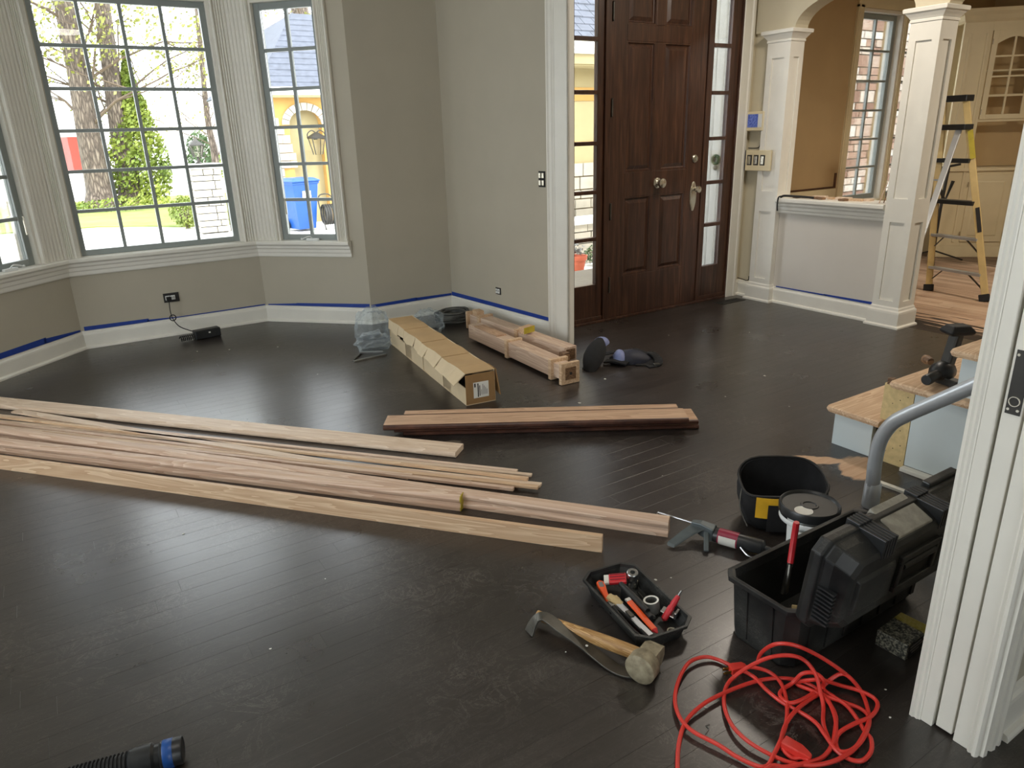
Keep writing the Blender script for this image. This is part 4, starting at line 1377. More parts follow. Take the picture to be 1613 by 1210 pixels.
sn = T('tin_snips', 'red-handled snips propped in the corner of the tool box', 'snips', (1.600, 1.080, .150), (R(2), R(6), R(35)))
MB().tube(catmull([(.0, 0, .06), (.008, 0, .10), (.012, 0, .15), (.006, 0, .185)], 5), [.009] * 15 + [.008], 8).build('handle', 'red_plastic', sn, 0, True)
MB().tube(catmull([(.0, 0, .055), (-.012, 0, .02), (-.010, 0, -.02), (.01, 0, -.04)], 5), .006, 8).build('arm', 'dark_steel', sn, 0, True)
MB().tube(catmull([(.0, 0, .06), (.014, .004, .02), (.022, .006, -.02), (.016, .008, -.05)], 5), .006, 8).build('arm', 'dark_steel', sn, 0, True)
MB().loft([[(.004, -.004, .045), (.016, -.004, .05), (.016, .004, .05), (.004, .004, .045)], [(-.002, -.003, .085), (.004, -.003, .085), (.004, .003, .085), (-.002, .003, .085)]]).build('blade', 'steel', sn)
MB().at((.008, -.005, .05), (R(90), 0, 0)).lathe([(.006, -.012), (.006, .002)], 10).build('pivot', 'steel', sn)
for k_, (x, y_, lab, mt) in enumerate(((1.555, 1.005, 'pale wooden scraper in the tool box by the lid', 'skin_tan'),)):
    o = MB().loft([[(-.03, -.012, 0), (.03, -.012, 0), (.03, .012, 0), (-.03, .012, 0)], [(-.004, -.008, .085), (.026, -.008, .07), (.026, .008, .07), (-.004, .008, .085)]]).build('wood_scraper', mt, None, .003)
    o.location = (x - .01, y_ - .01, .05); o.rotation_euler = (R(-12), R(8), R(20))
    tag(o, lab, 'scraper')
for k_ in range(4):
    o = MB().tube(catmull([(1.50, 1.11 - .03 * k_, .035 + .02 * k_), (1.58, 1.10 - .03 * k_, .045 + .018 * k_), (1.70, 1.06 - .02 * k_, .030 + .02 * k_), (1.84, 1.05 - .02 * k_, .035 + .02 * k_)], 5), .007, 8).build('steel_tool', 'dark_steel', None, 0, True)
    tag(o, 'thin dark steel tool at the bottom of the tool box', 'tool', 'steel tools in the tool box')

# ------------------------------------------------------------------ lift-out tray with its contents
TZ = -1.728
tray = T('tool_tray', 'shallow black tool tray full of small tools, beside the pry bar', 'tray', (1.284, 1.378, 0), TZ)
lx, wy, hz = .178, .094, .052
def tr(o_, z):
    a, b = lx - o_, wy - o_
    c = .03
    return [(-a, -b * .62, z), (-a + c, -b, z), (a - c, -b, z), (a, -b * .62, z), (a, b * .62, z), (a - c, b, z), (-a + c, b, z), (-a, b * .62, z)]
m = MB().loft([tr(.016, 0), tr(.004, hz - .012), tr(-.003, hz - .010), tr(-.004, hz), tr(.004, hz), tr(.006, hz - .012), tr(.020, .006)])
m.build('shell', 'black_dusty', tray, .0012)
m = MB().box((-.07, -.008, .006), (.09, .008, .046))
m.build('divider', 'black_plastic', tray, .004)
MB().at((-.005, 0, .048), (0, R(90), 0)).lathe([(.009, -.075), (.011, -.04), (.011, .04), (.009, .075)], 10).build('handle', 'black_dusty', tray, 0, True)
from mathutils import Euler
TM = Matrix.Translation((1.284, 1.378, 0)) @ Euler((0, 0, TZ)).to_matrix().to_4x4()
def in_tray(o, x, y_, z, rot):
    o.location = TM @ Vector((x, y_, z))
    o.rotation_euler = (rot[0], rot[1], TZ + rot[2])
    return o
# local x runs away from the far end; +y is the side away from the hammer
k1 = T('utility_knife', 'orange-handled scraper at the end of the tray', 'scraper'); in_tray(k1, -.125, -.050, .040, (0, R(6), R(-12)))
m = MB()
lp = [(.0, .012), (.02, .013), (.05, .009), (.08, .008), (.095, .008), (.095, -.008), (.08, -.008), (.05, -.009), (.02, -.013), (0, -.012), (-.008, 0)]
m.prism(lp, -.006, .006, 'z')
m.build('grip', 'orange_plastic', k1, .003)
MB().box((.002, -.007, .005), (.026, .007, .0068)).build('hang_hole', 'ink_grey', k1, .001)
MB().box((.093, -.011, -.008), (.135, .011, .007)).build('head', 'black_rubber', k1, .003)
k1 = T('tape_pack', 'red and white packet of tape lying at the end of the tray', 'packet'); in_tray(k1, -.118, .012, .040, (R(12), R(-8), R(60)))
MB().box((-.028, -.020, -.006), (.028, .020, .006)).build('packet', 'red_plastic', k1, .003)
MB().box((-.044, -.018, -.004), (-.028, .018, .004)).build('label', 'paper_white', k1, .001)
for q in (-.008, .004, .014):
    MB().box((-.024, q, .006), (.024, q + .002, .0066)).build('stripe', 'navy_fabric', k1)
k1 = T('socket', 'shiny round steel socket standing at the end of the tray', 'socket'); in_tray(k1, -.105, .058, .010, (R(8), R(14), 0))
MB().lathe([(.016, 0), (.017, .03), (.015, .036), (.018, .04), (.018, .062), (.016, .064), (.008, .064), (.008, .045)], 20).build('body', 'steel', k1, 0, True)
for q in range(6):
    a = q * PI / 3
    MB().at((.0165 * math.cos(a), .0165 * math.sin(a), .014), (0, 0, a)).cbox((0, 0, 0), (.004, .006, .02)).build('lug', 'nickel', k1)
k1 = T('tape_roll', 'small roll of dark tape standing on its side edge in the tray', 'tape roll'); in_tray(k1, .035, .042, .012, (R(6), R(-6), 0))
MB().lathe([(.018, 0), (.024, 0), (.024, .036), (.0235, .037), (.018, .037), (.018, 0)], 28, cap=False).build('roll', 'hose_grey', k1, 0, True)
MB().lathe([(.0178, .0372), (.0235, .0372), (.0235, .0382), (.0178, .0382), (.0178, .0372)], 28, cap=False).build('core', 'paper_white', k1, 0, True)
k1 = T('carpenter_pencil', 'long flat orange carpenter pencil lying in the tray', 'pencil'); in_tray(k1, .005, -.022, .046, (0, R(8), R(3)))
MB().prism([(-.008, -.004), (.008, -.004), (.010, 0), (.008, .004), (-.008, .004), (-.010, 0)], 0, .125, 'x').build('body', 'orange_plastic', k1, .001)
MB().loft([[(.125, -.009, -.004), (.125, .009, -.004), (.125, .009, .004), (.125, -.009, .004)], [(.14, -.002, -.001), (.14, .002, -.001), (.14, .002, .001), (.14, -.002, .001)]]).build('tip', 'red_plastic', k1)
MB().prism([(-.008, -.004), (.008, -.004), (.010, 0), (.008, .004), (-.008, .004), (-.010, 0)], -.012, 0, 'x').build('ferrule', 'steel', k1)
k1 = T('screwdriver', 'red-handled screwdriver standing up against the end of the tray', 'screwdriver'); in_tray(k1, .088, .044, .012, (R(-10), R(-38), R(-70)))
MB().at((0, 0, .0)).lathe([(.004, 0), (.010, .006), (.0105, .045), (.008, .052), (.010, .058), (.007, .085), (.003, .088)], 12).build('handle', 'red_plastic', k1, 0, True)
MB().at((0, 0, .086)).lathe([(.0035, 0), (.003, .018)], 8).build('shaft', 'steel', k1, 0, True)
k1 = T('putty_knife', 'grey steel putty knife along the side of the tray', 'putty knife'); in_tray(k1, .06, -.045, .032, (0, R(3), R(4)))
MB().box((-.10, -.010, -.004), (.085, .010, .002)).build('blade', 'aluminium', k1, .001)
MB().box((-.03, -.007, .002), (.0, .007, .006)).build('clip', 'dark_steel', k1, .001)
k1 = T('pliers', 'black-handled pliers along the side of the tray', 'pliers'); in_tray(k1, .04, -.066, .026, (0, 0, R(4)))
MB().tube(catmull([(-.05, .002, .006), (0, .010, .004), (.06, .012, 0), (.105, .008, 0)], 5), .006, 8).build('handle', 'black_rubber', k1, 0, True)
MB().tube(catmull([(-.05, -.002, .006), (0, -.008, .004), (.06, -.010, 0), (.11, -.006, 0)], 5), .006, 8).build('handle', 'black_rubber', k1, 0, True)
MB().loft([[(-.05, -.008, .002), (-.05, .008, .002), (-.05, .008, .012), (-.05, -.008, .012)], [(-.085, -.003, .004), (-.085, .003, .004), (-.085, .003, .010), (-.085, -.003, .010)]]).build('jaw', 'steel', k1, .002)
k1 = MB().ico((0, 0, 0), .024, 3, .28, (1.25, .8, .5), random.Random(8)).build('rag', 'paper_white', None, 0, True)
in_tray(k1, -.035, -.052, .034, (0, 0, .3))
k1.data.materials[0] = MATS['skin_tan']
tag(k1, 'crumpled cream rag in the middle of the tray', 'rag')
k1 = T('chrome_bracket', 'bright chrome bracket behind the upright screwdriver in the tray', 'bracket'); in_tray(k1, .085, .068, .028, (R(10), R(10), R(30)))
MB().box((-.025, -.012, 0), (.025, .012, .003)).box((.018, -.012, .003), (.025, .012, .024)).build('plate', 'steel', k1, .001)
MB().at((-.008, 0, .003)).lathe([(.005, 0), (.005, .0006)], 10).build('hole', 'ink_dark', k1)
k1 = MB().tube([(.014 * math.cos(t * PI / 8), .010 * math.sin(t * PI / 8), 0) for t in range(15)], .0035, 6).build('key_ring', 'nickel', None, 0, True)
in_tray(k1, .150, .032, .020, (R(20), 0, .4)); tag(k1, 'open metal ring at the near end of the tray', 'ring')
rr = random.Random(12)
for k_ in range(7):
    a = rr.uniform(-.6, .6)
    o = MB().at((0, 0, 0), (0, R(90), 0)).lathe([(.001, 0), (.0028, .002), (.0028, .05), (.005, .052), (.005, .056)], 8).build('drill_bit', ('dark_steel', 'steel', 'iron_dark')[k_ % 3], None, 0, True)
    in_tray(o, -.065 + .022 * k_, .045 + rr.uniform(-.018, .022), .012 + .004 * (k_ % 3), (0, R(rr.uniform(-6, 6)), a))
    if k_ in (5, 6):
        in_tray(o, .02 + .05 * (k_ - 5), -.020, .012, (0, 0, a))
    tag(o, 'thin drill bit loose in the black tray', 'drill bit', 'drill bits in the tray')

# ------------------------------------------------------------------ hammer and pry bar
hd = Vector((1.138, 1.160, .043))
hdir = Vector((-.125, .325, 0)).normalized()
hm = T('sledge_hammer', 'short sledge hammer with wooden handle and worn pale head', 'hammer', (hd.x, hd.y, 0), math.atan2(hdir.y, hdir.x))
m = MB()
nst = 12
rings = []
for i in range(nst + 1):
    t = i / nst
    w_ = .013 + .004 * math.sin(PI * (t * 1.2 + .15)) + (.003 if t > .9 else 0)
    x = .005 + .36 * t
    z = .046 - .016 * math.sin(PI * t * .5)
    rings.append([(x, math.cos(2 * PI * j / 12) * w_, z + math.sin(2 * PI * j / 12) * w_ * 1.25) for j in range(12)])
m.loft(rings)
m.build('handle', 'hickory', hm, 0, True)
m = MB().at((0, 0, .043), (0, 0, 0))
m.lathe([(.0, .060), (.036, .059), (.043, .053), (.043, .018), (.038, .010), (.024, .004), (0, .004)], 24, 'y')
m.loft([[(-.026, .012, -.026), (.026, .012, -.026), (.026, .012, .026), (-.026, .012, .026)], [(-.026, -.03, -.026), (.026, -.03, -.026), (.026, -.03, .026), (-.026, -.03, .026)], [(-.022, -.055, -.014), (.022, -.055, -.014), (.022, -.055, .014), (-.022, -.055, .014)]])
hh = m.build('head', 'rusty_steel', hm, 0, True)
pb = T('pry_bar', 'flat steel pry bar with a bent claw leaning on the hammer', 'pry bar')
path = catmull([(.958, 1.475, .002), (.972, 1.474, .030), (.988, 1.468, .050), (1.006, 1.452, .052), (1.022, 1.40, .040), (1.040, 1.34, .028), (1.055, 1.28, .014), (1.066, 1.225, .006), (1.082, 1.185, .006), (1.100, 1.165, .012)], 5)
m = MB()
rings = []
for i, p in enumerate(path):
    d = (path[min(i + 1, len(path) - 1)] - path[max(i - 1, 0)]).normalized()
    sx = d.cross(Vector((0, 0, 1)))
    if sx.length < .1:
        sx = Vector((.95, .3, 0))
    sx = Vector((sx.x, sx.y, 0)).normalized()
    up = sx.cross(d).normalized()
    w_ = .019
    rings.append([p - sx * w_ - up * .0028, p + sx * w_ - up * .0028, p + sx * w_ + up * .0028, p - sx * w_ + up * .0028])
m.loft(rings)
m.build('bar', 'dark_steel', pb, .0012)
MB().at((1.046, 1.312, .026)).lathe([(.004, 0), (.004, .0012)], 8).build('nail_slot', 'paper_white', pb)

# ------------------------------------------------------------------ caulking gun
cg = T('caulking_gun', 'black and grey caulking gun with a red and white cartridge', 'caulking gun', (1.757, 1.553, 0), math.atan2(-.225, .100))
MB().at((.0, 0, .034), (0, R(90), 0)).lathe([(.026, .05), (.027, .055), (.027, .215), (.024, .22), (.010, .226), (.008, .245), (.004, .255)], 18).build('barrel', 'black_plastic', cg, 0, True)
MB().at((.0, 0, .034), (0, R(90), 0)).lathe([(.0282, .065), (.0282, .135)], 24, cap=False).build('label', 'maroon_print', cg, 0, True)
m = MB()
rings = [[(x, math.cos(a) * .0287, .034 + math.sin(a) * .0287) for a in [R(q) for q in range(150, 251, 10)]] for x in (.07, .13)]
m.loft([r_ + [(p[0], p[1] * .97, .034 + (p[2] - .034) * .97) for p in r_[::-1]] for r_ in rings])
m.at((0, 0, 0), (0, 0, 0))
lab = m.build('white_label', 'paper_white', cg)
MB().tube([(.05, 0, .052), (-.06, 0, .058), (-.165, 0, .062), (-.170, 0, .050)], .0035, 8).build('plunger_rod', 'steel', cg, 0, True)
m = MB().loft([[(.05, -.022, .012), (.05, .022, .012), (.05, .022, .062), (.05, -.022, .062)], [(.0, -.016, .022), (.0, .016, .022), (.0, .016, .070), (.0, -.016, .070)], [(-.035, -.012, .040), (-.035, .012, .040), (-.035, .012, .066), (-.035, -.012, .066)]])
m.build('housing', 'grip_grey', cg, .004)
m = MB().loft([[(-.03, -.004, .058), (.03, -.004, .058), (.03, .004, .058), (-.03, .004, .058)], [(-.055, -.055, .036), (-.015, -.06, .036), (-.015, -.05, .044), (-.055, -.045, .044)], [(-.085, -.115, .008), (-.055, -.12, .008), (-.055, -.11, .018), (-.085, -.105, .018)]])
m.build('grip', 'grip_grey', cg, .003)
m = MB().bar((.025, -.018, .044), (.050, -.085, .010), .018, .010)
m.build('trigger', 'grip_grey', cg, .004)
m = MB()
m.tube(catmull([(.15, -.03, .03), (.18, -.045, .016), (.21, -.04, .012), (.23, -.02, .02)], 5), .003, 6)
m.build('hook_wire', 'steel', cg, 0, True)

# ------------------------------------------------------------------ tool bag
bg_ = T('tool_bag', 'open black fabric tool bag with yellow side panel behind the bucket', 'tool bag', (2.085, 1.475, 0), R(-38))
def bring(sx, sy, z, dz=0, n_=28):
    out = []
    for i in range(n_):
        a = 2 * PI * i / n_
        c_, s_ = math.cos(a), math.sin(a)
        x = sx * math.copysign(abs(c_) ** .55, c_)
        y_ = sy * math.copysign(abs(s_) ** .55, s_)
        out.append((x, y_ , z + dz * (.95 * max(0, s_) ** 2 + .30 * max(0, c_) ** 3 - .25 * max(0, -s_) + .08 * math.sin(a * 3))))
    return out
m = MB().loft([bring(.105, .070, 0), bring(.130, .09, .02), bring(.150, .105, .09), bring(.154, .104, .135, .04), bring(.150, .098, .160, .065), bring(.144, .092, .158, .065), bring(.146, .096, .12, .03), bring(.124, .084, .03)])
m.build('body', 'black_fabric', bg_, 0, True)
m = MB()
ring = bring(.150, .1055, 0)
def onface(a0, a1, z0, z1, off, n_=10):
    rs_ = []
    for z in (z0, z1):
        row = []
        for i in range(n_ + 1):
            a = a0 + (a1 - a0) * i / n_
            c_, s_ = math.cos(a), math.sin(a)
            row.append(((.150 + off) * math.copysign(abs(c_) ** .55, c_), (.1055 + off) * math.copysign(abs(s_) ** .55, s_), z))
        rs_.append(row)
    k_ = len(rs_[0])
    vs = rs_[0] + rs_[1] + [(p[0] * .985, p[1] * .985, p[2]) for p in rs_[0] + rs_[1]]
    fs = []
    for i in range(k_ - 1):
        fs += [(i, i + 1, k_ + i + 1, k_ + i), (2 * k_ + i, 3 * k_ + i, 3 * k_ + i + 1, 2 * k_ + i + 1), (i, 2 * k_ + i, 2 * k_ + i + 1, i + 1), (k_ + i, k_ + i + 1, 3 * k_ + i + 1, 3 * k_ + i)]
    return vs, fs
m.add(*onface(R(236), R(322), .070, .150, .006))
m.build('yellow_panel', 'yellow_fabric', bg_)
m = MB()
m.add(*onface(R(256), R(272), .02, .125, .009))
m.add(*onface(R(256), R(335), .02, .085, .0085))
m.build('strap', 'black_fabric', bg_)
m = MB().tube([(p[0] * 1.01, p[1] * 1.01, p[2] + .003) for p in bring(.150, .098, .160, .065)] + [bring(.150, .098, .163, .065)[0]], .005, 6)
m.build('rim_binding', 'black_rubber', bg_, 0, True)
m = MB().tube(catmull([(-.150, -.03, .15), (-.158, -.06, .09), (-.135, -.095, .03)], 5), .003, 6)
m.build('zip', 'dark_steel', bg_, 0, True)

# ------------------------------------------------------------------ bucket
bk = T('plastic_tub', 'white plastic tub with a black lid standing behind the tool box', 'tub', (1.958, 1.272, 0))
MB().lathe([(.080, 0), (.082, .004), (.092, .155), (.092, .165), (.0, .165)], 40).build('tub', 'white_plastic', bk, 0, True)
MB().lathe([(.0935, .128), (.096, .132), (.0955, .140), (.0935, .143)], 40, cap=False).build('lip', 'white_plastic', bk, 0, True)
MB().lathe([(.094, .150), (.099, .152), (.100, .172), (.096, .178), (.092, .176), (.088, .170), (.030, .1695), (.028, .172), (.022, .172), (.020, .1695), (0, .1695)], 40).build('lid', 'black_plastic', bk, 0, True)
m = MB()
rings = [[((.0845 + .0662 * z) * math.cos(a), (.0845 + .0662 * z) * math.sin(a), z) for a in [R(q) for q in range(185, 300, 8)]] for z in (.05, .12)]
vs = rings[0] + rings[1]
k_ = len(rings[0])
m.add(vs, [(i, i + 1, k_ + i + 1, k_ + i) for i in range(k_ - 1)])
lab = m.build('label', 'paper_white', bk)
m = MB()
for j, z in enumerate((.056, .066, .076, .086, .096, .108)):
    a0, a1 = 195 + 5 * (j % 3), 285 - 7 * (j % 2)
    hh_ = .0025 if j < 5 else .006
    rr_ = lambda z_: .0852 + .0662 * z_
    A = [R(q) for q in range(a0, a1, 6)]
    vs = [(rr_(z) * math.cos(a), rr_(z) * math.sin(a), z) for a in A] + [(rr_(z + hh_) * math.cos(a), rr_(z + hh_) * math.sin(a), z + hh_) for a in A]
    m.add(vs, [(i, i + 1, len(A) + i + 1, len(A) + i) for i in range(len(A) - 1)])
m.build('print', 'ink_grey', lab)
m = MB().at((-.048, -.012, .1697)).lathe([(.030, 0), (.030, .0008)], 24)
m.build('sticker', 'paper_white', bk)
bk.children[-1].scale = (1, .55, 1)
bk.scale = (.98, .98, 1.17)

# ------------------------------------------------------------------ nail box, vacuum hose, bent tube
nb = MB().box((-.065, -.043, 0), (.065, .043, .050)).build('nail_box', 'nail_box_print', None, .002)
nb.location = (1.808, .838, 0); nb.rotation_euler = (0, 0, R(3))
tag(nb, 'small printed box of nails with a yellow corner, below the tool box lid', 'box')
MB().box((-.058, -.0445, .006), (.058, -.043, .044)).build('dark_face', 'ink_dark', nb)
m = MB()
for a, b, z in ((-.05, .01, .034), (-.05, .03, .024), (-.04, .0, .014), (.02, .045, .034)):
    m.box((a, -.0450, z), (b, -.0445, z + .005))
m.build('print', 'ink_grey', nb)

vh = T('vacuum_hose', 'black ribbed vacuum hose end with a band of blue tape', 'hose', (.022, 1.563, .034), math.atan2(.03, -.135))
MB().at((0, 0, 0), (0, R(90), 0)).lathe([(.028, .002), (.030, 0), (.032, .003), (.032, .046), (.028, .050), (.028, .06), (.034, .066), (.033, .112), (.026, .118), (.024, .30), (.02, .31)], 24).build('nozzle', 'black_plastic', vh, 0, True)
MB().at((0, 0, 0), (0, R(90), 0)).lathe([(.0325, .020), (.0332, .021), (.0332, .041), (.0325, .042)], 24, cap=False).build('tape_band', 'bin_blue', vh, 0, True)
m = MB()
for k_ in range(30):
    m.at((.118 + k_ * .0085, 0, 0), (0, R(90), 0)).lathe([(.024, 0), (.0305, .002), (.0305, .0045), (.024, .0065)], 20)
m.build('ribbed_hose', 'black_rubber', vh, 0, True)

wt = T('vacuum_wand', 'bent aluminium tube rising behind the tool box to the pocket door wall', 'metal tube')
pts = catmull([(2.46, 1.345, .02), (2.455, 1.345, .12), (2.45, 1.345, .20), (2.448, 1.335, .29), (2.445, 1.30, .365), (2.44, 1.245, .42), (2.43, 1.15, .50), (2.415, 1.0, .625), (2.39, .80, .79), (2.38, .70, .875)], 6)
MB().tube(pts, .0255, 20).build('tube', 'aluminium', wt, 0, True)
MB().at((2.461, 1.345, .0)).lathe([(.030, 0), (.032, .005), (.030, .10), (.027, .104)], 20).build('collar', 'aluminium', wt, 0, True)

# ------------------------------------------------------------------ power tools on the stairs
pt = T('nail_gun', 'black cordless nail gun lying across the second oak tread', 'nail gun', (2.955, 1.405, .381), R(-28))
MB().at((0, 0, .05), (0, R(90), R(35))).lathe([(.018, -.15), (.022, -.145), (.020, -.05), (.030, -.04), (.045, -.02), (.045, .03), (.030, .05)], 14).build('body', 'black_plastic', pt, 0, True)
m = MB().bar((.02, .01, .05), (.06, .03, .21), .042, .050)
m.build('grip', 'iron_dark', pt, .010)
m = MB().loft([[(.01, -.01, .20), (.10, -.01, .20), (.10, .06, .20), (.01, .06, .20)], [(.0, -.018, .215), (.11, -.018, .215), (.11, .068, .215), (.0, .068, .215)], [(.02, 0, .24), (.09, 0, .24), (.09, .05, .24), (.02, .05, .24)]])
m.build('battery', 'black_rubber', pt, .006)
MB().at((-.03, .075, .085), (R(90), 0, 0)).lathe([(.018, 0), (.020, .01), (.014, .04)], 14).build('depth_wheel', 'offcut_dark', pt, 0, True)
m = MB().bar((-.02, -.01, .03), (.04, -.06, .012), .05, .03)
m.build('magazine', 'black_dusty', pt, .004)
pt = T('trim_router', 'silver trim router with a black top standing on the third oak tread', 'router', (3.02, 1.235, .571))
MB().lathe([(.055, 0), (.056, .004), (.050, .008), (.030, .010), (.028, .05), (.032, .055), (.032, .13), (.026, .135)], 24).build('motor_body', 'steel', pt, 0, True)
MB().at((0, 0, .135)).lathe([(.026, 0), (.038, .006), (.038, .035), (.028, .046), (0, .048)], 20).build('cap', 'black_rubber', pt, 0, True)
MB().at((.033, -.01, .03)).cbox((0, 0, .03), (.018, .03, .075)).build('lever', 'black_plastic', pt, .004)
MB().at((-.045, .03, .15), (0, 0, 0)).tube([(.022 * math.cos(t * PI / 6), 0, .022 * math.sin(t * PI / 6)) for t in range(13)], .005, 6).build('hang_loop', 'brass', pt, 0, True)

# ------------------------------------------------------------------ specks of debris on the floor
rr = random.Random(21)
spots = [(1.76, 3.02), (2.62, 3.13), (1.10, 3.35), (2.25, 2.9), (.92, 5.25), (.72, 5.35), (1.22, 5.1), (1.25, 4.3), (2.95, 2.5), (3.4, 2.6), (3.1, 2.2), (.30, 1.85), (1.00, 1.35), (1.45, 1.46), (1.50, 1.44), (1.52, .70), (1.60, .76), (1.58, .46), (1.17, .98), (.55, 2.1), (.2, 2.7), (2.0, 2.0), (1.68, .44), (1.53, .86), (4.1, 3.3), (3.6, 3.6)]
for k_, (x, y_) in enumerate(spots):
    s_ = rr.uniform(.0022, .0045) * (4 if k_ == 0 else 1.6 if y_ > 2.5 else 1)
    o = MB().ico((0, 0, s_ * .35), s_, 1, .5, (1.3, 1, .35), rr).build('paint_chip', 'paper_white', None)
    o.location = (x, y_, 0); o.rotation_euler = (0, 0, rr.random() * 6)
    tag(o, 'tiny white chip lying on the dark floor', 'chip', 'white chips on the floor')
o = MB().tube([(0, 0, .0015), (.018, .006, .0015), (.020, .018, .0015), (.030, .016, .0015)], .0012, 5).build('staple', 'steel', None)
o.location = (1.105, .92, 0)
tag(o, 'bent wire staple on the floor inside the red cord loop', 'staple')

# ------------------------------------------------------------------ step ladder in the dining room
ld = T('step_ladder', 'yellow fibreglass and aluminium step ladder standing on the unstained dining floor', 'ladder')
A0, A1 = Vector((6.29, 2.76, 0)), Vector((6.60, 3.33, 1.57))
B0, B1 = Vector((6.37, 3.26, 0)), Vector((6.62, 3.52, 1.57))
for p, q in ((A0, A1), (B0, B1)):
    MB().bar(p + Vector((0, 0, .03)), q, .050, .026, (1, .3, 0)).build('rail', 'fibreglass', ld, .003)
    m = MB().bar(p, p + (q - p) * .035, .075, .045, (1, .3, 0))
    m.build('foot', 'black_rubber', ld, .005)
for z, mt in ((.20, 'aluminium'), (.47, 'aluminium')):
    a, b = A0.lerp(A1, z / 1.57), B0.lerp(B1, z / 1.57)
    MB().bar(a, b, .055, .022).build('rung', mt, ld, .002)
    for p, q in ((a, b), (b, a)):
        top = p.lerp(q, .28)
        low = p + ((A0 - A1) if p == a else (B0 - B1)) * .075
        MB().bar(top, low, .016, .006).build('knee_brace', 'dark_steel', ld)
for z in (.75, 1.08):
    a, b = A0.lerp(A1, z / 1.57), B0.lerp(B1, z / 1.57)
    d = (b - a).normalized()
    MB().bar(a, b + d * .10, .085, .034).build('tread', 'black_plastic', ld, .003)
C1 = Vector((6.52, 3.30, 1.34))
D1 = Vector((6.55, 3.50, 1.34))
for p, q in ((Vector((5.62, 3.10, 0)), C1), (Vector((5.72, 3.62, 0)), D1)):
    MB().bar(p, q, .045, .024, (1, .3, 0)).build('back_rail', 'aluminium', ld, .003)
for t in (.2, .45, .7):
    MB().bar(Vector((5.62, 3.10, 0)).lerp(C1, t), Vector((5.72, 3.62, 0)).lerp(D1, t), .03, .012).build('back_brace', 'aluminium', ld)
MB().bar((6.595, 3.29, 1.57), (6.63, 3.55, 1.57), .10, .05).build('top_cap', 'black_plastic', ld, .006)
MB().bar((6.51, 3.22, 1.345), (6.57, 3.48, 1.345), .10, .045).build('hinge_cap', 'black_plastic', ld, .006)
MB().bar(A0.lerp(A1, .84) + Vector((-.018, -.02, 0)), A0.lerp(A1, .70) + Vector((-.018, -.02, 0)), .040, .002, (1, .3, 0)).build('warning_label', 'yellow_paint', ld)
MB().bar(A0.lerp(A1, .46) + Vector((-.018, -.02, 0)), A0.lerp(A1, .34) + Vector((-.018, -.02, 0)), .030, .002, (1, .3, 0)).build('warning_label', 'ink_dark', ld)
ml = T('microphone_stand', 'thin dark work-light stand behind the step ladder', 'light stand', (7.75, 3.98, 0))
MB().tube([(0, 0, .05), (0, 0, .55), (.03, .0, .95)], .016, 8).build('pole', 'iron_dark', ml, 0, True)
for a in (90, 210, 330):
    MB().bar((0, 0, .12), (.32 * math.cos(R(a)), .32 * math.sin(R(a)), .012), .03, .015).build('leg', 'iron_dark', ml)
MB().bar((-.14, .1, .93), (.12, -.06, .98), .03, .02).build('crossbar', 'iron_dark', ml)
MB().tube([(-.1, .08, .92), (.02, -.02, .62), (.06, -.05, .82)], .018, 8).build('lamp_arm', 'iron_dark', ml, 0, True)
ml.name = 'work_light_stand'

# ------------------------------------------------------------------ corner cabinet
CA = math.atan2(3.68 - 4.08, 8.53 - 8.10)
cb = T('corner_cabinet', 'cream built-in corner cabinet with arched glazed doors above panelled doors', 'cabinet', (8.10, 4.08, 0), CA)
MB().box((-.12, 0, 0), (1.10, .03, .12)).build('plinth', 'trim_cream', cb, .004)
m = MB()
m.box((-.12, .0, .12), (.17, .04, .90)).box((.56, 0, .12), (.62, .04, .90)).box((1.0, 0, .12), (1.10, .04, .90)).box((.17, 0, .12), (1.0, .04, .165)).box((.17, 0, .855), (1.0, .04, .90))
m.box((-.12, 0, .90), (.14, .04, 2.33)).box((.98, 0, .90), (1.10, .04, 2.33)).box((.14, 0, 2.22), (.98, .04, 2.33)).box((.14, 0, 1.375), (.98, .04, 1.40))
m.box((-.12, .30, 0), (1.1, .32, 2.33))
m.build('face_frame', 'trim_cream', cb, .002)
m = MB()
m.box((-.07, -.012, .16), (-.045, 0, 2.2)).box((.085, -.012, .16), (.11, 0, 2.2))
m.build('pilaster_moulding', 'trim_cream', cb, .003)
MB().box((-.14, -.03, .895), (1.12, .30, .925)).build('counter', 'trim_cream', cb, .004)
m = MB().loft([[(-.12 - o_, -o_, z), (1.10 + o_, -o_, z), (1.10 + o_, .3, z), (-.12 - o_, .3, z)] for o_, z in ((0, 2.30), (.015, 2.32), (.03, 2.36), (.055, 2.39), (.06, 2.42))])
m.build('cornice', 'trim_cream', cb)
MB().box((.10, .26, .93), (1.0, .29, 2.3)).build('back_panel', 'wall_paint_tan', cb)
for z in (1.62, 1.85):
    MB().box((.14, .03, z), (.98, .26, z + .015)).build('shelf', 'trim_cream', cb)
